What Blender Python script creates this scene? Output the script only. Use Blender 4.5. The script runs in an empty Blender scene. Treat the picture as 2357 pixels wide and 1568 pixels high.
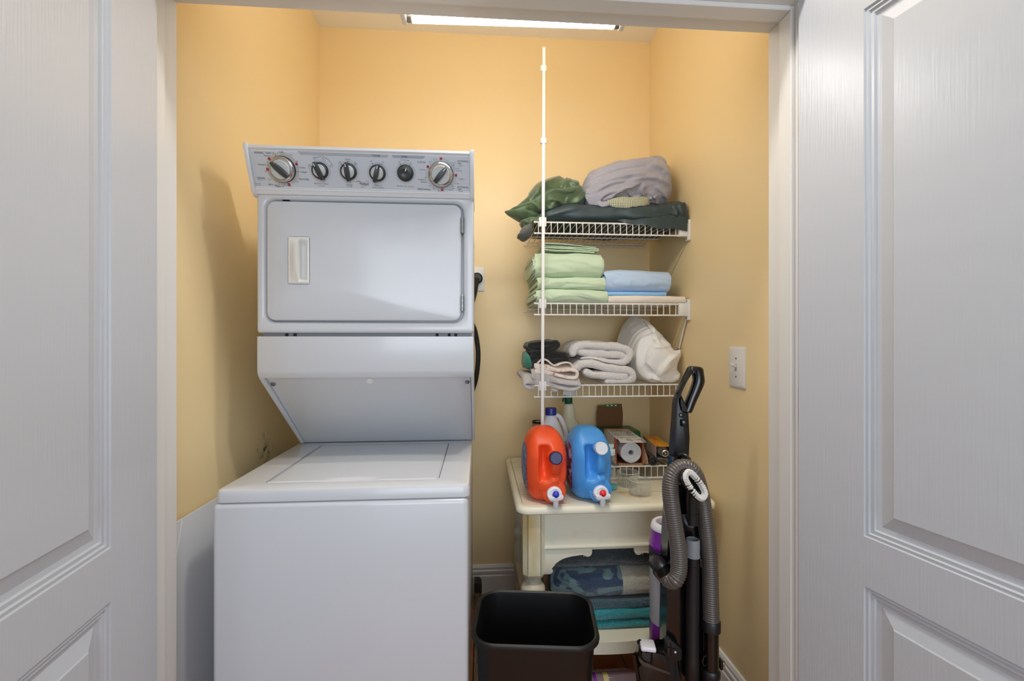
import bpy, bmesh, math, random
from math import sin, cos, pi, radians, sqrt, atan2, hypot
from mathutils import Vector, Matrix, noise

C = bpy.context.scene.collection
scene = bpy.context.scene
# ------------------------------------------------------------------ camera, world, lights, exposure
F_PX, YAW, EYE = 1056.0, radians(4.2), 1.23
cam = bpy.data.cameras.new('camera')
cam.sensor_width = 36.0
cam.lens = 36.0 * F_PX / 2357.0
cam.clip_start = 0.01
cam_o = bpy.data.objects.new('camera', cam)
cam_o.location = (0, 0, EYE)
cam_o.rotation_euler = (pi / 2, 0, -YAW)
C.objects.link(cam_o)
scene.camera = cam_o

world = bpy.data.worlds.new('hall_daylight')
world.use_nodes = True
scene.world = world
world.node_tree.nodes['Background'].inputs[0].default_value = (0.74, 0.86, 1.0, 1)
world.node_tree.nodes['Background'].inputs[1].default_value = 0.46

def area(name, loc, rot, size, size_y, power, color, shape='RECTANGLE'):
    l = bpy.data.lights.new(name, 'AREA')
    l.shape = shape; l.size = size; l.size_y = size_y
    l.energy = power; l.color = color
    o = bpy.data.objects.new(name, l)
    o.location = loc; o.rotation_euler = rot
    C.objects.link(o)
    return o
# the hall's round ceiling lamp just in front of the closet, and the hall window behind the camera
area('hall_ceiling_lamp', (0.30, 0.66, 2.70), (0, 0, 0), 0.18, 0.18, 13.0, (1.0, 0.96, 0.91), 'DISK')
area('hall_window', (0.3, -2.4, 1.45), (radians(90), 0, 0), 2.2, 1.6, 44.0, (0.80, 0.89, 1.0))

TUBE_STRENGTH = 63.0
vs = scene.view_settings
scene.display_settings.display_device = 'sRGB'
vs.view_transform = 'Standard'
vs.look = 'None'
vs.gamma = 1.0
vs.use_curve_mapping = False
vs.exposure = 0.16
try:
    scene.cycles.max_bounces = 10
    scene.cycles.diffuse_bounces = 6
    scene.cycles.transmission_bounces = 8
    scene.cycles.use_denoising = True
except Exception:
    pass

# ------------------------------------------------------------------ helpers
def at(x, y, Y):
    """point at depth Y behind the photograph's pixel (x, y) of the 2357x1568 frame"""
    a = (x - 1178.5) / F_PX
    X = Y * (a * cos(YAW) + sin(YAW)) / (cos(YAW) - a * sin(YAW))
    zc = X * sin(YAW) + Y * cos(YAW)
    return Vector((X, Y, EYE - (y - 784.0) * zc / F_PX))

def on_plane(x, y, p0, n):
    d = at(x, y, 1.0) - Vector((0, 0, EYE))
    t = (p0 - Vector((0, 0, EYE))).dot(n) / d.dot(n)
    return Vector((0, 0, EYE)) + d * t

def lin(c):
    r = []
    for v in c:
        v = v / 255.0
        r.append(v / 12.92 if v <= 0.04045 else ((v + 0.055) / 1.055) ** 2.4)
    return (r[0], r[1], r[2], 1.0)

MATS = {}
def mat(name, rgb, rough=0.5, metal=0.0, bump=None, spec=None, coat=0.0, sheen=0.0, trans=0.0, alpha=1.0, vary=None, ior=None, emit=0.0, stretch=None, subsurf=0.0, loops=False):
    """vary=(rgb2, scale, low, high): second colour mixed in by noise; bump=(scale, strength, distance)"""
    if name in MATS: return MATS[name]
    m = bpy.data.materials.new(name); m.use_nodes = True
    nt = m.node_tree; b = nt.nodes['Principled BSDF']
    b.inputs['Base Color'].default_value = lin(rgb)
    b.inputs['Roughness'].default_value = rough
    b.inputs['Metallic'].default_value = metal
    if spec is not None: b.inputs['Specular IOR Level'].default_value = spec
    if coat: b.inputs['Coat Weight'].default_value = coat; b.inputs['Coat Roughness'].default_value = 0.12
    if sheen: b.inputs['Sheen Weight'].default_value = sheen; b.inputs['Sheen Roughness'].default_value = 0.6
    if trans: b.inputs['Transmission Weight'].default_value = trans
    if ior: b.inputs['IOR'].default_value = ior
    if alpha < 1: b.inputs['Alpha'].default_value = alpha
    if subsurf:
        b.inputs['Subsurface Weight'].default_value = subsurf; b.inputs['Subsurface Scale'].default_value = 0.01
    if emit:
        b.inputs['Emission Color'].default_value = lin(rgb); b.inputs['Emission Strength'].default_value = emit
    tc = None
    def coords():
        t = nt.nodes.new('ShaderNodeTexCoord'); mp = nt.nodes.new('ShaderNodeMapping')
        nt.links.new(t.outputs['Object'], mp.inputs['Vector'])
        if stretch: mp.inputs['Scale'].default_value = stretch
        return mp.outputs['Vector']
    if bump or vary: tc = coords()
    if vary:
        rgb2, sc, lo, hi = vary
        n = nt.nodes.new('ShaderNodeTexNoise'); n.inputs['Scale'].default_value = sc; n.inputs['Detail'].default_value = 5
        nt.links.new(tc, n.inputs['Vector'])
        r = nt.nodes.new('ShaderNodeMapRange'); r.inputs['From Min'].default_value = lo; r.inputs['From Max'].default_value = hi
        nt.links.new(n.outputs['Fac'], r.inputs['Value'])
        mx = nt.nodes.new('ShaderNodeMix'); mx.data_type = 'RGBA'
        mx.inputs[6].default_value = lin(rgb); mx.inputs[7].default_value = lin(rgb2)
        nt.links.new(r.outputs['Result'], mx.inputs[0])
        nt.links.new(mx.outputs[2], b.inputs['Base Color'])
    if bump:
        if loops:
            n = nt.nodes.new('ShaderNodeTexVoronoi'); n.inputs['Scale'].default_value = bump[0]; out = n.outputs['Distance']
        else:
            n = nt.nodes.new('ShaderNodeTexNoise'); n.inputs['Scale'].default_value = bump[0]; n.inputs['Detail'].default_value = 4; out = n.outputs['Fac']
        nt.links.new(tc, n.inputs['Vector'])
        bp = nt.nodes.new('ShaderNodeBump'); bp.inputs['Strength'].default_value = bump[1]; bp.inputs['Distance'].default_value = bump[2]; bp.invert = loops
        nt.links.new(out, bp.inputs['Height']); nt.links.new(bp.outputs['Normal'], b.inputs['Normal'])
    MATS[name] = m
    return m

def finish(me, smooth=True, angle=35):
    if smooth:
        for p in me.polygons: p.use_smooth = True
        try: me.set_sharp_from_angle(angle=radians(angle))
        except Exception: pass

def obj(name, bm, m, parent=None, smooth=True, angle=35):
    """link a bmesh (world coordinates) as one mesh object; frees the bmesh"""
    bmesh.ops.recalc_face_normals(bm, faces=bm.faces[:])
    me = bpy.data.meshes.new(name); bm.to_mesh(me); bm.free()
    for mm in (m if isinstance(m, (list, tuple)) else [m]): me.materials.append(mm)
    finish(me, smooth, angle)
    o = bpy.data.objects.new(name, me); C.objects.link(o)
    if parent is not None: attach(o, parent)
    return o

def attach(o, parent):
    o.parent = parent
    if parent.type == 'EMPTY':
        o.matrix_parent_inverse = Matrix.LocRotScale(parent.location, parent.rotation_euler, None).inverted()

def tag(o, label, cat, group=None, kind=None):
    if label: o['label'] = label
    if cat: o['category'] = cat
    if group: o['group'] = group
    if kind: o['kind'] = kind
    return o

def thing(name, label, cat, loc, group=None):
    o = bpy.data.objects.new(name, None); C.objects.link(o)
    o.location = loc; o.empty_display_size = 0.05
    return tag(o, label, cat, group)

def struct(name, bm, m, smooth=False, angle=35):
    o = obj(name, bm, m, None, smooth, angle); o['kind'] = 'structure'; return o

def B(): return bmesh.new()

def box(bm, x0, x1, y0, y1, z0, z1, bev=0.0, seg=2, M=None):
    g = bmesh.ops.create_cube(bm, size=1.0)
    vs_ = g['verts']
    T = Matrix.Translation(((x0 + x1) / 2, (y0 + y1) / 2, (z0 + z1) / 2)) @ Matrix.Diagonal((abs(x1 - x0), abs(y1 - y0), abs(z1 - z0), 1))
    if M is not None: T = M @ T
    bmesh.ops.transform(bm, matrix=T, verts=vs_)
    if bev > 0:
        es = list({e for v in vs_ for e in v.link_edges})
        bmesh.ops.bevel(bm, geom=es, offset=bev, segments=seg, profile=0.5, affect='EDGES')
    return bm

def frame(d):
    d = Vector(d).normalized()
    up = Vector((0, 0, 1)) if abs(d.z) < 0.95 else Vector((0, 1, 0))
    x = up.cross(d).normalized(); y = d.cross(x)
    return x, y, d

def lathe(bm, prof, origin=(0, 0, 0), axis=(0, 0, 1), seg=32, sx=1.0, sy=1.0, cap=True):
    """prof: list of (radius, height along axis)"""
    X, Y, D = frame(axis); O = Vector(origin); rings = []
    for r, h in prof:
        rings.append([bm.verts.new(O + D * h + X * (r * sx * cos(2 * pi * k / seg)) + Y * (r * sy * sin(2 * pi * k / seg))) for k in range(seg)])
    for a, b in zip(rings, rings[1:]):
        for k in range(seg):
            bm.faces.new((a[k], a[(k + 1) % seg], b[(k + 1) % seg], b[k]))
    if cap:
        bm.faces.new(rings[0][::-1]); bm.faces.new(rings[-1])
    return bm

def catmull(pts, n):
    pts = [Vector(p) for p in pts]
    P = [pts[0] * 2 - pts[1]] + pts + [pts[-1] * 2 - pts[-2]]
    out = []
    for i in range(1, len(P) - 2):
        p0, p1, p2, p3 = P[i - 1], P[i], P[i + 1], P[i + 2]
        for k in range(n):
            t = k / n
            out.append(0.5 * ((2 * p1) + (p2 - p0) * t + (2 * p0 - 5 * p1 + 4 * p2 - p3) * t * t + (3 * p1 - p0 - 3 * p2 + p3) * t ** 3))
    out.append(pts[-1])
    return out

def resample(pts, step):
    out = [pts[0].copy()]; acc = 0.0
    for a, b in zip(pts, pts[1:]):
        L = (b - a).length
        if L < 1e-9: continue
        d = step - acc
        while d <= L:
            out.append(a.lerp(b, d / L)); d += step
        acc = (acc + L) % step
    if (out[-1] - pts[-1]).length > step * 0.3: out.append(pts[-1].copy())
    return out

def tube(bm, pts, rad, seg=8, sq=None, closed=False, up=None, cap=True):
    """sweep a circle (or an ellipse with factors sq=(a, b)) along pts; rad a number or function of index"""
    pts = [Vector(p) for p in pts]; n = len(pts); rings = []; prevx = None
    for i, p in enumerate(pts):
        if closed: d = pts[(i + 1) % n] - pts[i - 1]
        else: d = pts[min(i + 1, n - 1)] - pts[max(i - 1, 0)]
        d.normalize()
        if prevx is None:
            u0 = Vector(up) if up else (Vector((0, 0, 1)) if abs(d.z) < 0.9 else Vector((0, 1, 0)))
            x = (u0 - d * u0.dot(d)).normalized()
        else:
            x = (prevx - d * prevx.dot(d)).normalized()
        prevx = x; y = d.cross(x)
        r = rad(i) if callable(rad) else rad
        a, b = sq if sq else (1, 1)
        rings.append([bm.verts.new(p + x * (r * a * cos(2 * pi * k / seg)) + y * (r * b * sin(2 * pi * k / seg))) for k in range(seg)])
    rng = range(n) if closed else range(n - 1)
    for i in rng:
        a, b = rings[i], rings[(i + 1) % n]
        for k in range(seg):
            bm.faces.new((a[k], a[(k + 1) % seg], b[(k + 1) % seg], b[k]))
    if not closed and cap:
        bm.faces.new(rings[0][::-1]); bm.faces.new(rings[-1])
    return bm

def prism(bm, poly, axis, a0, a1, bev=0.0):
    """poly in the two other axes: axis 'x' -> (y,z); 'y' -> (x,z); 'z' -> (x,y)"""
    def V(p, a):
        return {'x': (a, p[0], p[1]), 'y': (p[0], a, p[1]), 'z': (p[0], p[1], a)}[axis]
    lo = [bm.verts.new(V(p, a0)) for p in poly]; hi = [bm.verts.new(V(p, a1)) for p in poly]
    n = len(poly)
    fs = [bm.faces.new(lo[::-1]), bm.faces.new(hi)]
    for i in range(n):
        fs.append(bm.faces.new((lo[i], lo[(i + 1) % n], hi[(i + 1) % n], hi[i])))
    if bev > 0:
        es = list({e for f in fs[:2] for e in f.edges})
        bmesh.ops.bevel(bm, geom=es, offset=bev, segments=2, profile=0.5, affect='EDGES')
    return bm

def rrect(x0, x1, y0, y1, r, n=6):
    pts = []
    for cx, cy, a in ((x1 - r, y1 - r, 0), (x0 + r, y1 - r, 90), (x0 + r, y0 + r, 180), (x1 - r, y0 + r, 270)):
        for k in range(n + 1):
            t = radians(a + 90 * k / n); pts.append((cx + r * cos(t), cy + r * sin(t)))
    return pts

def grid_faces(bm, rows, wrap_u=False, wrap_v=False):
    R = len(rows); K = len(rows[0])
    for i in range(R if wrap_v else R - 1):
        a, b = rows[i], rows[(i + 1) % R]
        for k in range(K if wrap_u else K - 1):
            q = (a[k], a[(k + 1) % K], b[(k + 1) % K], b[k])
            if len(set(q)) == 4:
                try: bm.faces.new(q)
                except ValueError: pass

def nz(p, s, seed=0.0):
    return noise.noise(Vector((p[0] * s + seed * 7.13, p[1] * s - seed * 3.7, p[2] * s + seed * 1.9)))
def ridge(p, s, seed=0.0):
    return (1.0 - abs(nz(p, s, seed))) ** 4

# ------------------------------------------------------------------ materials
def wall_material():
    m = mat('yellow_wall_paint', (240, 217, 168), rough=0.42, bump=(90, 0.05, 0.002))
    nt = m.node_tree; b = nt.nodes['Principled BSDF']
    # a smudge of dark mildew low on the left wall behind the washer, a few scuffs beside it
    geo = nt.nodes.new('ShaderNodeNewGeometry')
    def spot(c, r0, r1, scale):
        d = nt.nodes.new('ShaderNodeVectorMath'); d.operation = 'DISTANCE'
        d.inputs[1].default_value = c
        nt.links.new(geo.outputs['Position'], d.inputs[0])
        mr = nt.nodes.new('ShaderNodeMapRange'); mr.inputs['From Min'].default_value = r1; mr.inputs['From Max'].default_value = r0
        nt.links.new(d.outputs['Value'], mr.inputs['Value'])
        n = nt.nodes.new('ShaderNodeTexNoise'); n.inputs['Scale'].default_value = scale; n.inputs['Detail'].default_value = 6
        nt.links.new(geo.outputs['Position'], n.inputs['Vector'])
        r2 = nt.nodes.new('ShaderNodeMapRange'); r2.inputs['From Min'].default_value = 0.5; r2.inputs['From Max'].default_value = 0.66
        nt.links.new(n.outputs['Fac'], r2.inputs['Value'])
        mu = nt.nodes.new('ShaderNodeMath'); mu.operation = 'MULTIPLY'
        nt.links.new(mr.outputs['Result'], mu.inputs[0]); nt.links.new(r2.outputs['Result'], mu.inputs[1])
        return mu.outputs[0]
    f = spot((-0.752, 1.68, 0.845), 0.0, 0.075, 38)
    mx = nt.nodes.new('ShaderNodeMix'); mx.data_type = 'RGBA'
    mx.inputs[6].default_value = lin((240, 217, 168)); mx.inputs[7].default_value = lin((60, 58, 50))
    nt.links.new(f, mx.inputs[0]); nt.links.new(mx.outputs[2], b.inputs['Base Color'])
    return m
M_WALL = wall_material()
M_CEIL = mat('ceiling_paint', (238, 234, 226), rough=0.8, bump=(120, 0.05, 0.002))
M_TRIM = mat('white_trim_paint', (222, 220, 216), rough=0.35, bump=(60, 0.04, 0.001))
M_WHITE = mat('appliance_enamel', (205, 207, 211), rough=0.26, spec=0.5, coat=0.3)
M_WPLAST = mat('white_plastic', (228, 226, 222), rough=0.35)
M_WIRE = mat('white_vinyl_wire', (232, 230, 226), rough=0.35)
M_BLACK = mat('black_plastic', (24, 24, 26), rough=0.38)
M_BLACKG = mat('glossy_black_plastic', (14, 14, 15), rough=0.16, coat=0.3)
M_DARK = mat('dark_gap', (22, 22, 24), rough=0.8)
M_CHROME = mat('brushed_chrome', (205, 203, 200), rough=0.22, metal=1.0)
M_STEEL = mat('steel_hinge', (150, 156, 158), rough=0.3, metal=1.0)
M_BRASS = mat('brass', (200, 160, 90), rough=0.25, metal=1.0)

def door_material():
    m = bpy.data.materials.new('embossed_white_door_paint'); m.use_nodes = True
    nt = m.node_tree; b = nt.nodes['Principled BSDF']
    b.inputs['Base Color'].default_value = lin((192, 195, 200)); b.inputs['Roughness'].default_value = 0.33
    tcn = nt.nodes.new('ShaderNodeTexCoord')
    mp = nt.nodes.new('ShaderNodeMapping'); mp.inputs['Scale'].default_value = (230, 230, 9)
    nt.links.new(tcn.outputs['Object'], mp.inputs['Vector'])
    n = nt.nodes.new('ShaderNodeTexNoise'); n.inputs['Scale'].default_value = 1.0; n.inputs['Detail'].default_value = 3
    nt.links.new(mp.outputs['Vector'], n.inputs['Vector'])
    mp2 = nt.nodes.new('ShaderNodeMapping'); mp2.inputs['Scale'].default_value = (14, 14, 1.6)
    nt.links.new(tcn.outputs['Object'], mp2.inputs['Vector'])
    w = nt.nodes.new('ShaderNodeTexWave'); w.wave_type = 'RINGS'; w.rings_direction = 'X'
    w.inputs['Scale'].default_value = 2.2; w.inputs['Distortion'].default_value = 5; w.inputs['Detail'].default_value = 2
    nt.links.new(mp2.outputs['Vector'], w.inputs['Vector'])
    mu = nt.nodes.new('ShaderNodeMath'); mu.operation = 'MULTIPLY_ADD'
    nt.links.new(w.outputs['Fac'], mu.inputs[0]); mu.inputs[1].default_value = 0.35
    nt.links.new(n.outputs['Fac'], mu.inputs[2])
    bp = nt.nodes.new('ShaderNodeBump'); bp.inputs['Strength'].default_value = 0.22; bp.inputs['Distance'].default_value = 0.002
    nt.links.new(mu.outputs[0], bp.inputs['Height']); nt.links.new(bp.outputs['Normal'], b.inputs['Normal'])
    return m
M_DOOR = door_material()

# ------------------------------------------------------------------ the setting
XL, XR, YB, ZC, YF = -0.752, 0.855, 2.24, 2.72, 1.137
floor = struct('floor', box(B(), -2.2, 2.4, -2.6, YB, -0.05, -0.004), mat('grout', (150, 120, 92), rough=0.9, bump=(200, 0.2, 0.002)))
tile_mats = [mat('terracotta_tile_%s' % w, c, rough=0.38, bump=(22, 0.25, 0.003), vary=(c2, 9, 0.35, 0.7))
             for w, c, c2 in (('warm', (190, 122, 72), (156, 94, 54)), ('pale', (204, 138, 86), (168, 106, 62)), ('deep', (176, 110, 64), (140, 86, 50)))]
ts = 0.335
rt = random.Random(4)
tbm = box(B(), -ts / 2 + 0.004, ts / 2 - 0.004, -ts / 2 + 0.004, ts / 2 - 0.004, -0.012, 0.0, 0.002, 1)
tmes = []
for k, tm in enumerate(tile_mats):
    me = bpy.data.meshes.new('tile'); tbm.to_mesh(me); me.materials.append(tm); tmes.append(me)
tbm.free()
for i in range(-4, 1):
    for j in range(-6, 2):
        x = 0.557 + (i + 0.5) * ts; y = 1.78 + (j + 0.5) * ts
        if x > XR + 0.2 or x < -1.0 or y > YB: continue
        t = bpy.data.objects.new('tile', tmes[rt.randrange(3)])
        t.location = (x, y, rt.uniform(-0.0006, 0.0006)); C.objects.link(t); t.parent = floor
for x in (0.557 + 0.5 * ts,):
    for j in range(-6, 2):
        y = 1.78 + (j + 0.5) * ts
        if y > YB: continue
        t = bpy.data.objects.new('tile', tmes[rt.randrange(3)]); t.location = (x, y, 0); C.objects.link(t); t.parent = floor

struct('ceiling', box(B(), -2.2, 2.4, -0.4, YB + 0.1, ZC, ZC + 0.1), M_CEIL)
struct('wall_back', box(B(), XL - 0.1, XR + 0.1, YB, YB + 0.1, 0, ZC), M_WALL)
struct('wall_left', box(B(), XL - 0.1, XL, 1.03, YB, 0, ZC), M_WALL)
struct('wall_right', box(B(), XR, XR + 0.1, 1.03, YB, 0, ZC), M_WALL)
OL, OR, OH = -0.711, 0.752, 2.028     # the clear opening
wf = B()
box(wf, -2.2, OL - 0.02, 1.03, YF, 0, ZC); box(wf, OR + 0.02, 2.4, 1.03, YF, 0, ZC); box(wf, OL - 0.02, OR + 0.02, 1.03, YF, OH + 0.02, ZC)
struct('wall_front', wf, M_WALL)
# jambs with their door stops
j = B(); box(j, OL - 0.02, OL, 1.030, YF + 0.002, 0, OH + 0.02); box(j, OL - 0.001, OL + 0.010, 1.04, 1.085, 0, OH, 0.002, 1); struct('trim_1', j, M_TRIM)
j = B(); box(j, OR, OR + 0.02, 1.030, YF + 0.002, 0, OH + 0.02); box(j, OR - 0.010, OR + 0.001, 1.04, 1.085, 0, OH, 0.002, 1); struct('trim_2', j, M_TRIM)
j = B(); box(j, OL, OR, 0.985, YF + 0.002, OH, OH + 0.02); box(j, OL + 0.01, OR - 0.01, 1.04, 1.085, OH - 0.011, OH + 0.001, 0.002, 1); struct('trim_3', j, M_TRIM)
# baseboards: tall board with two beads on top
def base_profile(t):
    return [(0, 0), (t, 0), (t, 0.088), (t * 0.78, 0.092), (t * 0.78, 0.096), (t * 0.95, 0.104), (t * 0.9, 0.112), (t * 0.6, 0.116), (t * 0.6, 0.120), (t * 0.72, 0.127), (t * 0.4, 0.138), (0, 0.140)]
bb = B(); prism(bb, [(YB - a, z) for a, z in base_profile(0.016)], 'x', XL, XR); struct('baseboard_back', bb, M_TRIM, True, 30)
bb = B(); prism(bb, [(XR - a, z) for a, z in base_profile(0.016)], 'y', YF, YB - 0.016); struct('baseboard_right', bb, M_TRIM, True, 30)
bb = B(); prism(bb, [(XL + a, z) for a, z in base_profile(0.016)], 'y', YF, YB - 0.016); struct('baseboard_left', bb, M_TRIM, True, 30)

# ------------------------------------------------------------------ the two open panel doors
PROF = [(0, 0), (0.0015, -0.0036), (0.0075, -0.0026), (0.0095, -0.0064), (0.0165, -0.0054), (0.0185, -0.0096), (0.028, -0.0104), (0.054, -0.0026), (0.0565, -0.0005)]
def panel_door(name, w, h, hinge, ang, side, panels, stile=0.152):
    """local: x from the hinge edge outwards, front face at y=0, slab behind it (+y or -y by side)"""
    bm = B(); th = 0.035
    def V(x, d, z): return bm.verts.new((x, -d * side, z))   # d: height of the surface towards the viewer
    xs = [0, stile, w - stile, w]
    zs = [0.0]
    for z0, z1 in panels: zs += [z0, z1]
    zs.append(h)
    pset = {(1, 1 + 2 * k) for k in range(len(panels))}
    g = [[V(x, 0, z) for x in xs] for z in zs]
    for r in range(len(zs) - 1):
        for c in range(3):
            if (c, r) in pset:
                prev = [g[r][c], g[r][c + 1], g[r + 1][c + 1], g[r + 1][c]]
                x0, x1, z0, z1 = xs[c], xs[c + 1], zs[r], zs[r + 1]
                for ins, d in PROF[1:]:
                    cur = [V(x0 + ins, d, z0 + ins), V(x1 - ins, d, z0 + ins), V(x1 - ins, d, z1 - ins), V(x0 + ins, d, z1 - ins)]
                    for q in range(4):
                        bm.faces.new((prev[q], prev[(q + 1) % 4], cur[(q + 1) % 4], cur[q]))
                    prev = cur
                bm.faces.new(prev)
            else:
                bm.faces.new((g[r][c], g[r][c + 1], g[r + 1][c + 1], g[r + 1][c]))
    # back and edges
    b0, b1, b2, b3 = V(0, -th, 0), V(w, -th, 0), V(w, -th, h), V(0, -th, h)
    bm.faces.new((b3, b2, b1, b0))
    bm.faces.new([g[0][c] for c in range(3, -1, -1)] + [b0, b1])
    bm.faces.new([g[-1][c] for c in range(4)] + [b2, b3])
    bm.faces.new([g[r][0] for r in range(len(zs))] + [b3, b0])
    bm.faces.new([g[r][3] for r in range(len(zs) - 1, -1, -1)] + [b1, b2])
    o = obj(name, bm, M_DOOR, None, True, 12)
    o['kind'] = 'structure'
    o.location = (hinge[0], hinge[1], 0.012); o.rotation_euler = (0, 0, ang)
    return o
pz = [(0.225, 0.718), (0.818, 1.893)]
# right leaf swings a little past square, left leaf a little short of it
dr = panel_door('door_2', 0.725, 2.008, (0.7405, 1.0125), atan2(-0.98325, 0.1822), 1, [(0.225, 0.728), (0.827, 1.880)])
dl = panel_door('door_1', 0.725, 2.008, (-0.6825, 1.030), atan2(-0.9923, 0.1236), -1, [(0.225, 0.745), (0.842, 1.893)], 0.148)
def local_part(name, bm, m, parent):
    o = obj(name, bm, m, None, True); o.parent = parent; return o
# hinge leaves let into the hinge edge of the right leaf
for k, (z0, z1) in enumerate(((1.70, 1.79), (1.02, 1.11), (0.20, 0.29))):
    local_part('hinge', box(B(), -0.003, 0.0005, 0.0015, 0.03, z0, z1, 0.001, 1), M_BRASS if k == 0 else M_STEEL, dr)  # brass on the top leaf stands in for the orange light on it
for z0, z1 in ((1.70, 1.79), (1.02, 1.11), (0.20, 0.29)):
    local_part('hinge', box(B(), -0.003, 0.0005, -0.03, -0.0015, z0, z1, 0.001, 1), M_STEEL, dl)

# ------------------------------------------------------------------ tube light over the opening, on the inside of the front wall
LYV = 1.205
t0, t1 = Vector((-0.173, LYV, 2.0715)), Vector((0.3645, LYV, 2.0825))
tdir = (t1 - t0).normalized()
lt = thing('tube_light', 'lit white fluorescent tube light over the closet opening, just under the header', 'wall light', (0.095, YF, 2.07))
bm = B(); box(bm, -0.205, 0.395, YF + 0.001, YF + 0.036, 2.056, 2.125, 0.005); obj('batten', bm, M_WPLAST, lt)
for e, s in ((t0, -1), (t1, 1)):
    x = e.x + s * 0.018
    bm = B(); box(bm, x - 0.007, x + 0.007, YF + 0.03, LYV + 0.012, e.z - 0.017, e.z + 0.022, 0.003); obj('lamp_holder', bm, M_WPLAST, lt)
bm = B(); lathe(bm, [(0.014, 0), (0.016, 0.004), (0.016, (t1 - t0).length - 0.004), (0.014, (t1 - t0).length)], t0, tdir, 24)
tb = obj('glowing_tube', bm, mat('tube_glow', (255, 253, 248), rough=0.4, emit=TUBE_STRENGTH), lt)
for e, s in ((t0, -1), (t1, 1)):
    bm = B(); lathe(bm, [(0.0145, -0.002), (0.0155, 0.0), (0.0155, 0.012)], e, tdir * s, 20); obj('end_cap', bm, mat('tarnished_metal', (120, 112, 100), rough=0.4, metal=0.8), tb)

# ------------------------------------------------------------------ stacked washer and dryer
wd = thing('laundry_center', 'tall white stacked washer and dryer with a grey dial panel on top', 'washer dryer', (-0.33, 1.5, 0))
WV = 1.150
# washer cabinet: rounded front edges
bm = B(); box(bm, -0.638, -0.0255, WV, 2.05, 0.035, 0.836, 0.012, 3); obj('washer_cabinet', bm, M_WHITE, wd)
bm = B(); box(bm, -0.60, -0.06, WV + 0.03, 1.86, 0.0, 0.04); obj('plinth', bm, M_DARK, wd)
# washer top: slab with a recess for the lid
bm = B()
TX0, TX1, TY0, TY1, TZ0, TZ1 = -0.6345, -0.0215, WV + 0.004, 1.80, 0.838, 0.868
LX0, LX1, LY0, LY1 = -0.541, -0.105, 1.208, 1.640
outer = rrect(TX0, TX1, TY0, TY1, 0.018, 5); n_ = len(outer)
def notch(o):
    pts = []
    for p in rrect(LX0 - o, LX1 + o, LY0 - o, LY1 + o, 0.016 + o, 5): pts.append(p)
    return pts
rec = notch(0.003); 
o0 = [bm.verts.new((x, y, TZ0)) for x, y in outer]
o1 = [bm.verts.new((x, y, TZ1 - 0.009)) for x, y in outer]
def shrink(pts, d):
    cx, cy = (TX0 + TX1) / 2, (TY0 + TY1) / 2
    sx = ((TX1 - TX0) / 2 - d) / ((TX1 - TX0) / 2); sy = ((TY1 - TY0) / 2 - d) / ((TY1 - TY0) / 2)
    return [(cx + (x - cx) * sx, cy + (y - cy) * sy) for x, y in pts]
o2 = [bm.verts.new((x, y, TZ1 - 0.0026)) for x, y in shrink(outer, 0.0026)]
o3 = [bm.verts.new((x, y, TZ1)) for x, y in shrink(outer, 0.009)]
i0 = [bm.verts.new((x, y, TZ1)) for x, y in rec]
i1 = [bm.verts.new((x, y, TZ1 - 0.016)) for x, y in rec]
for a, b in ((o0, o1), (o1, o2), (o2, o3), (o3, i0), (i0, i1)):
    for k in range(n_): bm.faces.new((a[k], a[(k + 1) % n_], b[(k + 1) % n_], b[k]))
bm.faces.new(o0[::-1]); bm.faces.new(i1)
obj('washer_top', bm, M_WHITE, wd)
# lid with a dished finger grip in the middle of the front edge
bm = B()
NX, NY = 64, 40; rows = []
for jy in range(NY + 1):
    r = []
    for ix in range(NX + 1):
        u = ix / NX; v = (jy / NY) ** 1.4
        x = LX0 + (LX1 - LX0) * u; y = LY0 + 0.002 + (LY1 - LY0 - 0.002) * v
        # rounded corners
        rc = 0.014
        dx = max(0, rc - min(x - LX0, LX1 - x)); dy = max(0, rc - min(y - LY0, LY1 - y))
        q = hypot(dx, dy)
        if q > rc:
            sgx = 1 if x < 0.5 * (LX0 + LX1) else -1; sgy = 1 if y < 0.5 * (LY0 + LY1) else -1
            x += sgx * dx * (1 - rc / q); y += sgy * dy * (1 - rc / q)
        e = min(x - LX0, LX1 - x, y - LY0, LY1 - y)
        z = TZ1 + 0.0012 - 0.005 * max(0, 1 - e / 0.006) ** 2 + 0.0035 * sin(pi * min(1, max(0, (x - LX0) / (LX1 - LX0)))) * sin(pi * v) 
        gx = (x + 0.327) / 0.066
        if abs(gx) < 1 and y < LY0 + 0.026:
            z -= 0.012 * (1 - gx * gx) * max(0, 1 - (y - LY0) / 0.026)
        r.append(bm.verts.new((x, y, z)))
    rows.append(r)
grid_faces(bm, rows)
rim = [rows[0][k] for k in range(NX + 1)] + [rows[k][NX] for k in range(1, NY + 1)] + [rows[NY][k] for k in range(NX - 1, -1, -1)] + [rows[k][0] for k in range(NY - 1, 0, -1)]
low = [bm.verts.new((v.co.x, v.co.y, TZ1 - 0.014)) for v in rim]
for k in range(len(rim)):
    bm.faces.new((rim[k], low[k], low[(k + 1) % len(rim)], rim[(k + 1) % len(rim)]))
lid = obj('washer_lid', bm, M_WHITE, wd, True, 40)
bm = B(); lathe(bm, [(0.058, 0), (0.060, 0.0025), (0.052, 0.005)], (-0.327, LY0 + 0.0, TZ1 - 0.0148), (0, 0, 1), 40, 1, 0.16); obj('lid_grip', bm, mat('grey_white_plastic', (200, 204, 212), rough=0.3), lid)

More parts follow.
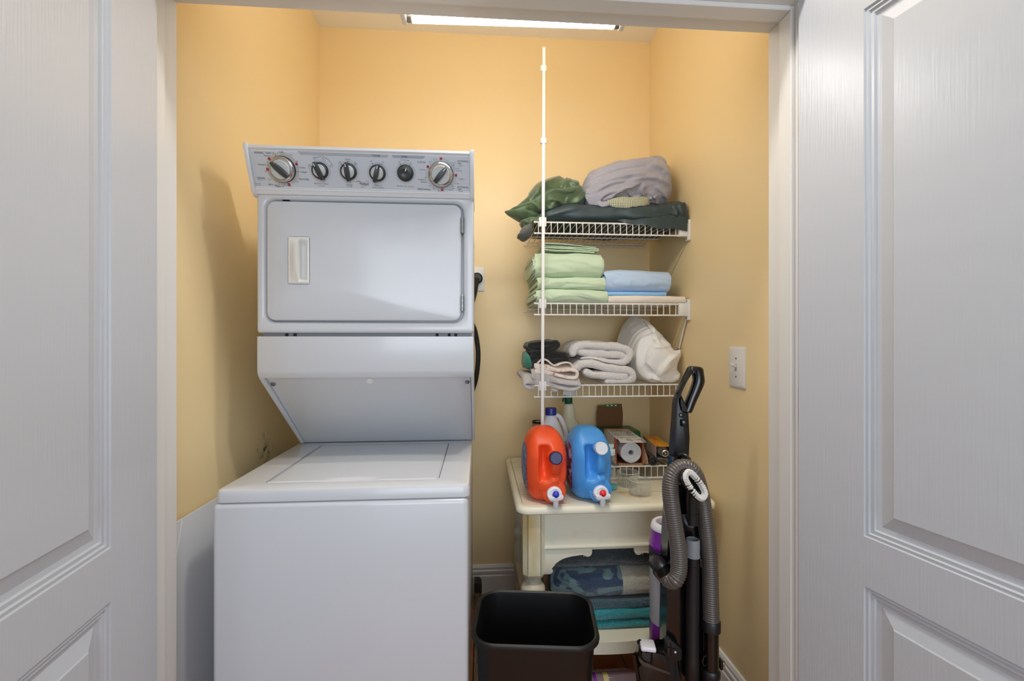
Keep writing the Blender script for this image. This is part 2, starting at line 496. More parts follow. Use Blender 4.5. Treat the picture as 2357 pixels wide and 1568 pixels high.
# dryer body
DV, DX0, DX1 = 1.342, -0.623, -0.013
bm = B()
prism(bm, [(DV + 0.03, 1.243), (DV + 0.03, 1.64), (1.98, 1.64), (1.98, 0.870), (1.672, 0.870), (DV + 0.03, 1.13)], 'x', DX0 + 0.006, DX1 - 0.004)
obj('dryer_cabinet', bm, M_WHITE, wd)
# front frame with a recess for the door
bm = B()
FZ0, FZ1 = 1.2515, 1.646
out = rrect(DX0, DX1, FZ0, FZ1, 0.007, 4)
hx0, hx1, hz0, hz1 = -0.598, -0.044, 1.283, 1.629
hole = rrect(hx0, hx1, hz0, hz1, 0.026, 4)
n_ = len(out)
oB = [bm.verts.new((x, DV + 0.04, z)) for x, z in out]
oF = [bm.verts.new((x, DV + 0.006, z)) for x, z in out]
def sh2(pts, d, x0, x1, z0, z1):
    cx, cz = (x0 + x1) / 2, (z0 + z1) / 2
    return [(cx + (x - cx) * (1 - 2 * d / (x1 - x0)), cz + (z - cz) * (1 - 2 * d / (z1 - z0))) for x, z in pts]
oF2 = [bm.verts.new((x, DV + 0.0016, z)) for x, z in sh2(out, 0.0018, DX0, DX1, FZ0, FZ1)]
oF3 = [bm.verts.new((x, DV, z)) for x, z in sh2(out, 0.006, DX0, DX1, FZ0, FZ1)]
h0 = [bm.verts.new((x, DV, z)) for x, z in sh2(hole, -0.009, hx0, hx1, hz0, hz1)]
h1 = [bm.verts.new((x, DV + 0.003, z)) for x, z in sh2(hole, -0.003, hx0, hx1, hz0, hz1)]
h2 = [bm.verts.new((x, DV + 0.010, z)) for x, z in hole]
h3 = [bm.verts.new((x, DV + 0.024, z)) for x, z in hole]
for a, b in ((oB, oF), (oF, oF2), (oF2, oF3), (oF3, h0), (h0, h1), (h1, h2), (h2, h3)):
    for k in range(n_): bm.faces.new((a[k], a[(k + 1) % n_], b[(k + 1) % n_], b[k]))
bm.faces.new(h3); bm.faces.new(oB[::-1])
ff = obj('dryer_front', bm, M_WHITE, wd, True, 50)
bm = B(); box(bm, -0.556, -0.536, DV + 0.006, DV + 0.03, 1.6275, 1.6325, 0.001, 1); obj('latch', bm, M_DARK, ff)
# the door: rounded slab, handle bezel, grip
dx0, dx1, dz0, dz1 = -0.5945, -0.0495, 1.2865, 1.6245
bm = B()
o = rrect(dx0, dx1, dz0, dz1, 0.022, 5); n_ = len(o)
hb = rrect(-0.536, -0.476, 1.389, 1.524, 0.004, 5)
r0 = [bm.verts.new((x, DV + 0.020, z)) for x, z in o]
r1 = [bm.verts.new((x, DV + 0.001, z)) for x, z in o]
r2 = [bm.verts.new((x, DV - 0.003, z)) for x, z in sh2(o, 0.0022, dx0, dx1, dz0, dz1)]
r3 = [bm.verts.new((x, DV - 0.0045, z)) for x, z in sh2(o, 0.007, dx0, dx1, dz0, dz1)]
r4 = [bm.verts.new((x, DV - 0.0048, z)) for x, z in hb]
r5 = [bm.verts.new((x, DV + 0.018, z)) for x, z in hb]
for a, b in ((r0, r1), (r1, r2), (r2, r3), (r3, r4), (r4, r5)):
    for k in range(n_): bm.faces.new((a[k], a[(k + 1) % n_], b[(k + 1) % n_], b[k]))
bm.faces.new(r5); bm.faces.new(r0[::-1])
dd = obj('dryer_door', bm, M_WHITE, wd, True, 40)
M_HAND = mat('handle_plastic', (226, 225, 220), rough=0.33)
# handle: a bezel whose left half bulges out over a deep scoop on the right
bm = B(); rows = []
HX0, HX1, HZ0, HZ1 = -0.535, -0.477, 1.390, 1.523
NXh, NZh = 44, 40
for iz in range(NZh + 1):
    r = []
    w = iz / NZh
    z = HZ0 + (HZ1 - HZ0) * w
    for ix in range(NXh + 1):
        u = ix / NXh; x = HX0 + (HX1 - HX0) * u
        d = 0.0035                                     # bezel stands proud of the door
        e = min(u * (HX1 - HX0), (1 - u) * (HX1 - HX0), w * (HZ1 - HZ0), (1 - w) * (HZ1 - HZ0))
        d -= 0.003 * max(0, 1 - e / 0.003) ** 2
        zz = (w - 0.5) / 0.44
        if abs(zz) < 1:
            env = (1 - abs(zz) ** 2.6)
            if u < 0.50:
                t = max(0, min(1, (u - 0.10) / 0.40)); d += 0.017 * env * sin(t * pi / 2) ** 1.3
            elif u < 0.55: d += 0.017 * env * (1 - (u - 0.50) / 0.05) - 0.018 * min(1, env * 2) * ((u - 0.50) / 0.05)
            elif u < 0.92:
                t = (u - 0.55) / 0.37; d -= 0.018 * min(1, env * 2.0) * (1 - t ** 3)
        r.append(bm.verts.new((x, DV - 0.005 - d, z)))
    rows.append(r)
grid_faces(bm, rows)
obj('handle', bm, M_HAND, dd, True, 45)
for z in (1.5655, 1.3385):
    h = B()
    for k in range(3): lathe(h, [(0.0045, 0.001), (0.0045, 0.0145)], (-0.0465, DV - 0.005, z - 0.0235 + 0.0155 * k), (0, 0, 1), 12)
    box(h, -0.0500, -0.0425, DV - 0.004, DV + 0.004, z - 0.024, z + 0.024, 0.001, 1)
    obj('hinge', h, M_STEEL, dd)
# lower band and its slanting access panel
bm = B()
prism(bm, [(DV, 1.2415), (DV, 1.143), (DV + 0.004, 1.130), (DV + 0.012, 1.1225), (DV + 0.0165, 1.1245), (DV + 0.06, 1.16), (DV + 0.06, 1.2415)], 'x', DX0, DX1, 0.004)
obj('lower_band', bm, M_WHITE, wd, True, 40)
bm = B(); box(bm, DX0 + 0.012, DX1 - 0.006, DV + 0.012, DV + 0.03, 1.236, 1.256); obj('band_gap', bm, mat('gap_shadow_grey', (120, 124, 128), rough=0.5), wd)  # recessed strip coloured grey for the shadow inside the gap
for x in (-0.545, -0.522, -0.12, -0.085, -0.066):
    bm = B(); box(bm, x - 0.004, x + 0.004, DV + 0.008, DV + 0.02, 1.2425, 1.2500, 0.0008, 1); obj('vent_slot', bm, M_DARK, wd)
# slanting panel between the two side flanges
pa, pb = Vector((0, DV + 0.0165, 1.1215)), Vector((0, 1.660, 0.8725))
sd = (pb - pa).normalized(); sn = Vector((0, sd.z, -sd.y)); sn = sn if sn.y < 0 else -sn
for x0, x1 in ((DX0, DX0 + 0.013), (DX1 - 0.008, DX1)):
    bm = B(); prism(bm, [(DV + 0.012, 1.1225), (1.660, 0.870), (1.70, 0.870), (DV + 0.06, 1.14)], 'x', x0, x1, 0.0015); obj('side_flange', bm, M_WHITE, wd)
bm = B()
q = [pa + sd * 0.002 + sn * -0.006, pb + sn * -0.004, pb - sn * 0.02 + Vector((0, 0.01, 0)), pa - sn * 0.02]
prism(bm, [(p.y, p.z) for p in q], 'x', DX0 + 0.015, DX1 - 0.010, 0.0015)
ap = obj('access_panel', bm, M_WHITE, wd)
M_SCREW = mat('screw_metal', (140, 140, 142), rough=0.35, metal=0.9)
for (x, t, r) in ((-0.318, 0.022, 0.0085), (-0.598, 0.034, 0.0055), (-0.033, 0.030, 0.0055)):
    p = pa + sd * t + Vector((x, 0, 0)) - sn * 0.0055
    bm = B(); lathe(bm, [(r * 1.3, 0), (r * 1.3, 0.002), (r, 0.003), (r, 0.0055), (r * 0.6, 0.006)], p, sn, 18)
    obj('screw', bm, M_WPLAST if r > 0.008 else M_SCREW, ap)
# power cord of the dryer: plug on the outlet, thick black loop at the back
bm = B(); tube(bm, resample(catmull([(-0.005, 2.212, 1.528), (-0.018, 2.19, 1.45), (-0.040, 2.14, 1.35), (-0.014, 2.10, 1.27), (-0.0005, 2.085, 1.17), (-0.010, 2.09, 1.06), (-0.035, 2.10, 0.98), (-0.05, 2.05, 0.94)], 12), 0.012), 0.011, 10)
pc = obj('power_cord', bm, M_BLACK, wd)
bm = B(); lathe(bm, [(0.026, 0), (0.027, 0.018), (0.020, 0.024)], (-0.006, YB - 0.0085, 1.53), (0, -1, 0), 24); obj('plug', bm, M_BLACK, pc)

# ---- control console
c0, c1 = Vector((0, 1.335, 1.650)), Vector((0, 1.289, 1.757))
ey = (c1 - c0).normalized(); en = Vector((0, -ey.z, ey.y)); en = en if en.y < 0 else -en
ex = Vector((1, 0, 0))
KX0, KX1 = -0.632, -0.012
M_CONS = mat('console_housing', (222, 223, 225), rough=0.32)
M_PANEL = mat('silver_grey_panel', (200, 203, 208), rough=0.33)
bm = B()
prism(bm, [(1.337, 1.642), (1.330, 1.652), (1.3315, 1.662), (1.2935, 1.748), (1.287, 1.752), (1.287, 1.759), (1.30, 1.762), (1.40, 1.762), (1.46, 1.66), (1.46, 1.642)], 'x', KX0 + 0.010, KX1 - 0.010)
cons = obj('console', bm, M_CONS, wd, True, 30)
for x0, x1 in ((KX0, KX0 + 0.012), (KX1 - 0.012, KX1)):
    bm = B(); prism(bm, [(1.342, 1.636), (1.328, 1.646), (1.2815, 1.752), (1.2815, 1.762), (1.30, 1.767), (1.405, 1.767), (1.465, 1.66), (1.465, 1.64)], 'x', x0, x1, 0.0025)
    obj('end_cap', bm, M_CONS, wd, True, 40)
# console lower bead
bm = B(); tube(bm, [(KX0 + 0.012, 1.3325, 1.6545), (KX1 - 0.012, 1.3325, 1.6545)], 0.0042, 12); obj('lower_bead', bm, M_CONS, cons)
pO = Vector((0, 1.3305, 1.6625))          # the printed panel
def cp(cx, cy):
    """panel point under crop pixel (cx, cy) of the console close-up"""
    p = on_plane(540 + cx / 4.0207, 310 + cy / 4.0207, pO + en * 0.0012, en)
    return p
def cpoint(p, du=0.0, dv=0.0, dn=0.0): return p + ex * du + ey * dv + en * dn
bm = B()
a0 = pO; 
box(bm, -0.5, 0.5, -0.5, 0.5, -0.5, 0.5, 0.0, 1, Matrix.Translation(Vector(((KX0 + KX1) / 2, 0, 0)) + pO + ey * 0.0455) @ Matrix((ex, ey, en)).transposed().to_4x4() @ Matrix.Diagonal((KX1 - KX0 - 0.026, 0.091, 0.002, 1)))
panel = obj('control_panel', bm, M_PANEL, wd)
MF = Matrix((ex, ey, en)).transposed().to_4x4()
def flat_poly(bm, pts, h=0.0013):
    """thin raised print: pts are panel points"""
    vs_ = [bm.verts.new(p + en * (h - 0.0012)) for p in pts]
    bm.faces.new(vs_)
M_BAND = mat('grey_print_band', (168, 173, 178), rough=0.4)
M_RING = mat('light_ring_print', (188, 191, 193), rough=0.4)
M_TAUPE = mat('taupe_print', (186, 180, 170), rough=0.4)
M_RED = mat('red_print', (170, 40, 44), rough=0.4)
M_INK = mat('black_ink', (42, 42, 44), rough=0.5)
M_INKG = mat('grey_ink', (110, 110, 110), rough=0.5)
# header bands of the print
bm = B()
flat_poly(bm, [cp(580, 155), cp(1422, 186), cp(1418, 208), cp(1405, 212), cp(612, 187)])
obj('print_band', bm, M_BAND, panel)
bm = B()
flat_poly(bm, [cp(1458, 188), cp(1766, 198), cp(1744, 224), cp(1470, 214), cp(1460, 208)])
obj('print_band', bm, mat('bluish_print_band', (156, 164, 174), rough=0.4), panel)
def ring_seg(bm, c, r0, r1, a0, a1, h=0.0014, n=10):
    """clockwise degrees from the top"""
    pts = []
    for k in range(n + 1):
        a = radians(a0 + (a1 - a0) * k / n); pts.append(c + ex * (r1 * sin(a)) + ey * (r1 * cos(a)))
    for k in range(n, -1, -1):
        a = radians(a0 + (a1 - a0) * k / n); pts.append(c + ex * (r0 * sin(a)) + ey * (r0 * cos(a)))
    n1 = n + 1
    v = [bm.verts.new(p + en * (h - 0.0012)) for p in pts]
    for k in range(n): bm.faces.new((v[k], v[k + 1], v[2 * n1 - 2 - k], v[2 * n1 - 1 - k]))
PX = 1.268 / 1056 / 4.0207      # metres per close-up pixel on the panel
def disc(bm, c, prof, seg=40): lathe(bm, prof, c, en, seg)
def pointer(bm, c, L, w, h0, h1, ang, tail=0.75, tip=0.45):
    """lens-shaped grip bar; ang clockwise degrees from the top"""
    a = radians(ang); D = ex * sin(a) + ey * cos(a); S = ex * cos(a) - ey * sin(a)
    N = 10; top = []; bot = []
    prof = []
    for k in range(N + 1):
        t = -1 + 2 * k / N
        ww = w * (tip + (1 - tip) * (1 - t * t)) if t > 0 else w * (tail + (1 - tail) * (1 - t * t))
        prof.append((t * L, ww))
    up = [c + D * l + S * ww for l, ww in prof] + [c + D * l - S * ww for l, ww in reversed(prof)]
    lo = [bm.verts.new(p + en * h0) for p in up]
    mid = [bm.verts.new(c + (p - c) * 0.97 + en * (h1 - 0.002)) for p in up]
    hi = [bm.verts.new(c + (p - c) * 0.86 + en * h1) for p in up]
    m_ = len(up)
    for A_, B_ in ((lo, mid), (mid, hi)):
        for k in range(m_): bm.faces.new((A_[k], A_[(k + 1) % m_], B_[(k + 1) % m_], B_[k]))
    bm.faces.new(hi); bm.faces.new(lo[::-1])
M_FACE = mat('dial_face', (206, 207, 204), rough=0.3)
M_GRIP = mat('charcoal_knob', (58, 60, 60), rough=0.33)
M_GRIPD = mat('dark_charcoal_knob', (44, 46, 48), rough=0.35)
M_MARK = mat('white_mark', (235, 235, 232), rough=0.4)
def big_dial(cx, cy, ang, segs, reds):
    c = cp(cx, cy)
    bm = B()
    for a0, a1 in segs: ring_seg(bm, c, 124 * PX, 146 * PX, a0, a1)
    obj('print_ring', bm, M_TAUPE if cx < 1000 else M_RING, panel)
    for a in reds:
        bm = B(); ring_seg(bm, c, 126 * PX, 150 * PX, a - 5, a + 5, 0.0016, 3)
        rd = obj('red_mark', bm, M_RED, panel)
    k = 0.93
    bm = B(); disc(bm, c, [(126 * PX * k, 0), (126 * PX * k, 0.006), (120 * PX * k, 0.008)]); base = obj('dial', bm, M_BLACK, wd)
    bm = B(); disc(bm, c, [(122 * PX * k, 0.006), (122 * PX * k, 0.011), (112 * PX * k, 0.0165), (96 * PX * k, 0.019), (92 * PX * k, 0.018)], 64); obj('chrome_rim', bm, M_CHROME, base)
    bm = B(); disc(bm, c, [(91 * PX * k, 0.012), (91 * PX * k, 0.0185), (86 * PX * k, 0.0205), (74 * PX * k, 0.0205), (72 * PX * k, 0.0195)], 48); obj('dial_face', bm, M_FACE, base)
    bm = B(); pointer(bm, c, 96 * PX * k, 27 * PX * k, 0.014, 0.034, ang, 0.75, 0.35); g = obj('grip', bm, M_GRIP, base, True, 50)
    if cx > 1000:
        a = radians(ang); D = ex * sin(a) + ey * cos(a); S = ex * cos(a) - ey * sin(a)
        bm = B(); v = [bm.verts.new(c + D * l + S * w + en * 0.0345) for l, w in ((46 * PX, -4 * PX), (80 * PX, -2.5 * PX), (80 * PX, 2.5 * PX), (46 * PX, 4 * PX))]
        bm.faces.new(v); obj('index_mark', bm, M_MARK, base)
big_dial(447, 320, -47, [(-52, -44), (-42, -35), (-33, -26), (-24, -17), (-15, -7), (-4, 27), (29, 56), (57, 66), (76, 84), (86, 93), (95, 100), (102, 122), (124, 152), (172, 180), (181, 187), (189, 228), (230, 262), (274, 303)], (-50.5, 70, 166, 268))
big_dial(1912, 368, 40, [(-50, -34), (-31, -12), (6, 38), (40, 54), (56, 64), (66, 72), (100, 118), (120, 135), (138, 150), (152, 160), (164, 172), (182, 196), (198, 212), (214, 228), (230, 262), (264, 280), (284, 292)], (1, -62, 92, 178))
def small_dial(cx, cy, ang, push=False):
    c = cp(cx, cy)
    bm = B(); ring_seg(bm, c, 60 * PX, 97 * PX, 0, 360, 0.0014, 48); obj('print_ring', bm, M_RING, panel)
    bm = B(); disc(bm, c, [(76 * PX, 0), (76 * PX, 0.004), (70 * PX, 0.0075), (66 * PX, 0.008)]); base = obj('dial', bm, M_GRIPD, wd)
    if push:
        bm = B(); disc(bm, c, [(58 * PX, 0.004), (57 * PX, 0.012), (50 * PX, 0.017), (40 * PX, 0.018), (30 * PX, 0.0165), (4 * PX, 0.0155)], 40); obj('push_button', bm, M_GRIP, base)
    else:
        bm = B(); disc(bm, c, [(58 * PX, 0.005), (57 * PX, 0.0095), (50 * PX, 0.012), (44 * PX, 0.011), (36 * PX, 0.012), (10 * PX, 0.0125)], 40); obj('dial_face', bm, M_FACE, base)
        bm = B(); pointer(bm, c, 84 * PX, 21 * PX, 0.004, 0.026, ang, 0.45, 0.30); obj('grip', bm, M_GRIPD, base, True, 50)
    a = radians(ang); D = ex * sin(a) + ey * cos(a); S = ex * cos(a) - ey * sin(a)
    h = 0.0185 if push else 0.0265
    l0, l1 = (20, 48) if push else (44, 71)
    bm = B(); v = [bm.verts.new(c + D * (l * PX) + S * (w * PX) + en * h) for l, w in ((l0, -4), (l1, -3), (l1, 3), (l0, 4))]
    bm.faces.new(v); obj('index_mark', bm, M_MARK, base)
small_dial(792, 334, -22); small_dial(1055, 342, -3); small_dial(1323, 355, 17); small_dial(1581, 355, 22, True)
# the printing
def lettering(name, items, m, parent):
    allv, allf = [], []
    dg = bpy.context.evaluated_depsgraph_get()
    for (txt, cx, cy, hpx, al, rot, sp, wx) in items:
        cu = bpy.data.curves.new('text', 'FONT'); cu.body = txt; cu.size = 1.0; cu.align_x = al; cu.align_y = 'CENTER'; cu.space_character = sp
        cu.resolution_u = 2
        ob = bpy.data.objects.new('text', cu); C.objects.link(ob)
        dg.update()
        me = ob.evaluated_get(dg).to_mesh()
        s = hpx * PX / 0.74
        c = cp(cx, cy)
        R = Matrix.Rotation(radians(-rot), 4, 'Z')
        Mx = Matrix.Translation(c + en * 0.0007) @ MF @ R @ Matrix.Diagonal((s * wx * 0.93, s, s, 1))
        off = len(allv)
        allv += [Mx @ v.co for v in me.vertices]
        allf += [[i + off for i in p.vertices] for p in me.polygons]
        ob.evaluated_get(dg).to_mesh_clear()
        bpy.data.objects.remove(ob); bpy.data.curves.remove(cu)
    me = bpy.data.meshes.new(name); me.from_pydata(allv, [], allf); me.materials.append(m)
    o = bpy.data.objects.new(name, me); C.objects.link(o); attach(o, parent); o['kind'] = 'stuff'
    return o
L_, R_, M_ = 'LEFT', 'RIGHT', 'CENTER'
bold = [('NORMAL', 225, 168, 17, M_, 2, 1.0, .95), ('Regular 10', 326, 170, 15, M_, 2, 1, .9), ('6 Light', 432, 160, 13, M_, 2, 1, .9), ('Heavy 14', 300, 195, 13, M_, 2, 1, .9),
        ('Prewash 4', 252, 277, 14, M_, 2, 1, .9), ('CASUAL', 246, 402, 17, M_, 2, 1, .95), ('Perm Press', 240, 420, 8, M_, 2, 1, .9), ('Light 6', 332, 459, 14, M_, 2, 1, .9),
        ('Regular 10', 417, 478, 15, M_, 2, 1, .9), ('DELICATES', 642, 414, 16, M_, 2, 1.0, .95), ('6 Regular', 641, 346, 14, M_, 2, 1, .9), ('10 Heavy', 626, 305, 13, M_, 2, 1, .9),
        ('WASH TEMP', 803, 456, 12, M_, 2, 1.75, 1), ('ALL COLD RINSES', 803, 474, 6, M_, 2, 1, 1), ('LOAD', 1063, 465, 12, M_, 2, 1.75, 1), ('SIZE', 1064, 481, 12, M_, 2, 1.75, 1),
        ('FABRIC', 1329, 471, 12, M_, 2, 1.7, 1), ('SOFTENER', 1330, 491, 12, M_, 2, 1.7, 1), ('PUSH TO START', 1585, 480, 12, M_, 2, 1.6, 1),
        ('WASHER', 1310, 196, 15, M_, 2, 1, .95), ('DRYER', 1570, 205, 15, M_, 2, 1, .95), ('FLUFF AIR', 1729, 256, 15, M_, 2, 1, .9), ('TIMED DRYING', 1752, 507, 16, M_, 2, 1, .9),
        ('Tumble Press', 1733, 417, 12, M_, 2, 1, .9), ('Damp Dry', 1753, 438, 12, M_, 2, 1, .9), ('AUTOMATIC', 2113, 248, 16, M_, 2, 1, .92), ('DRY', 2083, 269, 16, M_, 2, 1, .92), ('Low Heat', 2090, 287, 8, M_, 2, 1, 1),
        ('AUTOMATIC', 2113, 488, 16, M_, 2, 1, .92), ('DRY', 2084, 507, 16, M_, 2, 1, .92), ('High Heat', 2093, 525, 8, M_, 2, 1, 1),
        ('10', 1843, 226, 11, M_, 2, 1, .9), ('20', 1805, 250, 11, M_, 2, 1, .9), ('20', 1767, 397, 11, M_, 2, 1, .9), ('40', 1808, 477, 11, M_, 2, 1, .9), ('50', 1843, 502, 11, M_, 2, 1, .9), ('60', 1887, 518, 11, M_, 2, 1, .9)]
grey = [('Rinse', 523, 186, 11, M_, 2, 1, .9), ('Spin', 580, 247, 11, M_, 2, 1, .9), ('Spin', 290, 340, 11, M_, 2, 1, .9), ('Rinse', 326, 415, 11, M_, 2, 1, .9), ('Spin', 514, 475, 11, M_, 2, 1, .9), ('Rinse', 580, 436, 11, M_, 2, 1, .9),
        ('PULL TO START', 213, 453, 8, M_, 2, 1, .9), ('PUSH TO STOP', 213, 467, 8, M_, 2, 1, .9), ('Cold', 686, 288, 12, M_, -72, 1, .9), ('Cool', 741, 226, 12, M_, -24, 1, .9), ('Warm', 825, 230, 12, M_, 28, 1, .9), ('Hot', 890, 292, 12, M_, 70, 1, .9),
        ('Automatic', 838, 214, 12, M_, 22, 1, .9), ('Temp', 878, 243, 11, M_, 46, 1, .9), ('Control', 902, 275, 11, M_, 66, 1, .9),
        ('Small', 971, 258, 12, M_, -52, 1, .9), ('Medium', 1047, 229, 12, M_, 2, 1, .9), ('Large', 1124, 263, 12, M_, 52, 1, .9), ('Off', 1264, 248, 12, M_, -36, 1, .9), ('On', 1374, 254, 12, M_, 36, 1, .9),
        ('Off', 1525, 256, 12, M_, -36, 1, .9), ('On', 1632, 262, 12, M_, 36, 1, .9), ('End of Cycle Signal', 1576, 235, 10, M_, 2, 1, .85), ('Cool Down', 1740, 325, 11, M_, 2, 1, .9),
        ('Very Dry', 2027, 260, 11, M_, 2, 1, .9), ('Less Dry', 2062, 312, 11, M_, 2, 1, .9), ('Cool Down', 2078, 335, 11, M_, 2, 1, .9), ('Energy Preferred', 2102, 408, 7, M_, 2, 1, .9), ('Automatic Setting', 2102, 418, 7, M_, 2, 1, .9),
        ('Very Dry', 2056, 453, 11, M_, 2, 1, .9), ('Less Dry', 2018, 496, 11, M_, 2, 1, .9), ('Cool Down', 1996, 511, 11, M_, 2, 1, .9)]
lettering('printed_lettering', bold, M_INK, panel)
lettering('printed_lettering', grey, M_INKG, panel)
lettering('logo_lettering', [('Whirlpool', 1198, 456, 25, M_, 2, 0.92, .72)], M_INK, panel)
lettering('red_mark_lettering', [('OFF', 340, 222, 7, M_, -50, 1, .9), ('OFF', 314, 302, 7, M_, 0, 1, .9), ('OFF', 573, 290, 7, M_, 70, 1, .9), ('OFF', 480, 457, 7, M_, -14, 1, .9),
                                   ('OFF', 1915, 236, 7, M_, 0, 1, .9), ('OFF', 1803, 292, 7, M_, -62, 1, .9), ('OFF', 2037, 373, 7, M_, 0, 1, .9), ('OFF', 1919, 499, 7, M_, 0, 1, .9)], M_MARK, panel)
for o in list(bpy.data.objects):
    if o.name.startswith('red_mark_lettering'): o.matrix_parent_inverse = o.matrix_parent_inverse @ Matrix.Translation(en * 0.0006)
# swoosh ring of the logo, tick marks
bm = B(); cc = cp(1207, 459); pts = []
for k in range(40):
    a = 2 * pi * k / 40; l, w = 44 * PX * cos(a), 13 * PX * sin(a); t = radians(42)
    pts.append(cc + ex * (l * cos(t) - w * sin(t)) + ey * (l * sin(t) + w * cos(t)) + en * 0.0006)
tube(bm, pts, 0.00022, 4, closed=True); tube(bm, [cp(1124, 436) + en * .0005, cp(1148, 431) + en * .0005, cp(1172, 437) + en * .0005], 0.0005, 4)
lg = obj('logo_ring', bm, M_INK, panel); lg['kind'] = 'stuff'
bm = B()
for x0, y0, x1, y1 in ((376, 180, 388, 206), (302, 283, 320, 287), (570, 342, 596, 345), (362, 466, 415, 466), (461, 472, 466, 458), (2007, 296, 2020, 286), (1999, 455, 2014, 470), (720, 214, 800, 203)):
    tube(bm, [cp(x0, y0) + en * .0004, cp(x1, y1) + en * .0004], 0.0004, 4)
for x, y in ((708, 294), (988, 274), (1047, 248), (1112, 277), (1275, 269), (1362, 273), (1535, 277), (1622, 281), (2030, 281), (2020, 478), (330, 298)):
    lathe(bm, [(4.5 * PX, 0.0), (4.5 * PX, 0.0004)], cp(x, y), en, 8)
tm = obj('tick_marks', bm, M_INK, panel); tm['kind'] = 'stuff'

# ------------------------------------------------------------------ wall fittings
ol = thing('outlet_plate', 'white wall outlet plate on the back wall, half hidden by the dryer', 'outlet', (-0.005, YB, 1.53))
bm = B(); box(bm, -0.042, 0.030, YB - 0.007, YB, 1.470, 1.588, 0.003); obj('plate', bm, M_WPLAST, ol)
bm = B(); lathe(bm, [(0.020, 0), (0.020, 0.003), (0.017, 0.0035)], (-0.003, YB - 0.006, 1.53), (0, -1, 0), 24); obj('receptacle', bm, M_BLACK, ol)
sw = thing('light_switch', 'white single toggle light switch on the right wall', 'light switch', (XR, 1.455, 1.1425))
bm = B()
o1 = rrect(1.4085, 1.502, 1.074, 1.2085, 0.004, 3); cxy = (1.455, 1.141)
a = [bm.verts.new((XR, y, z)) for y, z in o1]; b = [bm.verts.new((XR - 0.004, y, z)) for y, z in o1]
c = [bm.verts.new((XR - 0.0075, cxy[0] + (y - cxy[0]) * 0.88, cxy[1] + (z - cxy[1]) * 0.91)) for y, z in o1]
for p, q in ((a, b), (b, c)):
    for k in range(len(o1)): bm.faces.new((p[k], p[(k + 1) % len(o1)], q[(k + 1) % len(o1)], q[k]))
bm.faces.new(c); obj('plate', bm, M_WPLAST, sw)
bm = B(); box(bm, XR - 0.0085, XR - 0.006, 1.450, 1.460, 1.129, 1.153, 0.0006, 1); obj('toggle_slot', bm, mat('pale_grey_plastic', (176, 172, 166), rough=0.4), sw)
bm = B(); box(bm, -0.010, 0.010, -0.0045, 0.0045, -0.0045, 0.0045, 0.0015, 2, Matrix.Translation((XR - 0.014, 1.455, 1.1475)) @ Matrix.Rotation(radians(-32), 4, 'Y') if False else Matrix.Translation((XR - 0.0145, 1.455, 1.148)) @ Matrix.Rotation(radians(28), 4, 'Y')); obj('toggle', bm, M_WPLAST, sw)
for z in (1.171, 1.111):
    bm = B(); lathe(bm, [(0.0035, 0), (0.0035, 0.001), (0.002, 0.0018)], (XR - 0.0072, 1.455, z), (-1, 0, 0), 12); obj('screw', bm, M_SCREW, sw)

# ------------------------------------------------------------------ wire shelves and their pole
SX0, SX1, SV0, SV1 = 0.233, 0.813, 1.800, 2.222
WR = 0.0017
def wire_mesh(drop):
    bm = B()
    tube(bm, [(0, SV1, 0), (0, SV0 + 0.004, 0), (0, SV0 + 0.0008, -0.0012), (0, SV0, -0.004), (0, SV0, -drop)], WR, 6)
    me = bpy.data.meshes.new('wire'); bm.to_mesh(me); bm.free(); me.materials.append(M_WIRE); finish(me); return me
WM = wire_mesh(0.0415)
def wire_shelf(label, z, sag=0.0, right=True, x1=SX1, brace=False, n_skip=0):
    s = thing('wire_shelf', label, 'shelf', (0.52, 2.02, z), 'white wire shelves in the closet corner')
    k = 0; x = SX0 + 0.004
    while x < x1 - 0.004:
        w = bpy.data.objects.new('wire', WM); w.location = (x, 0, z); C.objects.link(w); attach(w, s); x += 0.0254
    for (y, dz, r, e) in ((SV0 + 0.003, 0.0035, 0.0032, 0.004), (SV0 - 0.0005, -0.0415, 0.0032, 0.004), (2.03, -0.0045, 0.0024, 0), (2.15, -0.0045, 0.0024, 0), (SV1, -0.003, 0.0030, 0.004)):
        bm = B(); tube(bm, [(SX0 - e - 0.006, y, z + dz - 0.0015), (x1 + 0.004, y, z + dz - 0.0015)], r, 8)
        for xx in (SX0 - e - 0.006,):
            bmesh.ops.create_uvsphere(bm, u_segments=10, v_segments=6, radius=r * 1.45, matrix=Matrix.Translation((xx, y, z + dz - 0.0015)))
        obj('rail', bm, M_WIRE, s)
    if right:
        bm = B(); box(bm, 0.808, 0.846, SV0 - 0.006, SV0 + 0.014, z - 0.046, z + 0.007, 0.004); obj('bracket', bm, M_WPLAST, s)
        bm = B(); box(bm, 0.843, XR, SV0 - 0.010, SV0 + 0.020, z - 0.062, z + 0.022, 0.003); br = obj('bracket_plate', bm, M_WPLAST, s)
        for dz in (0.014, -0.054):
            bm = B(); lathe(bm, [(0.004, 0), (0.003, 0.0015)], (0.8432, SV0 + 0.004, z + dz), (-1, 0, 0), 10); obj('screw', bm, M_SCREW, br)
    for x in (0.33, 0.62):
        bm = B(); box(bm, x - 0.006, x + 0.006, SV1 - 0.004, YB, z - 0.008, z + 0.006, 0.002, 1); obj('wall_clip', bm, M_WPLAST, s)
    if brace:
        bm = B(); tube(bm, [(0.847, SV0 + 0.012, z - 0.045), (0.8495, 1.955, z - 0.30)], 0.006, 4, sq=(1.0, 0.5)); obj('brace', bm, M_WPLAST, s)
    return s
Z1, Z2, Z3, Z4 = 1.6965, 1.3745, 1.0495, 0.722
wire_shelf('topmost white wire shelf, under the crumpled green and grey clothes', Z1)
wire_shelf('second white wire shelf from the top, carrying green and blue sheets', Z2, brace=True)
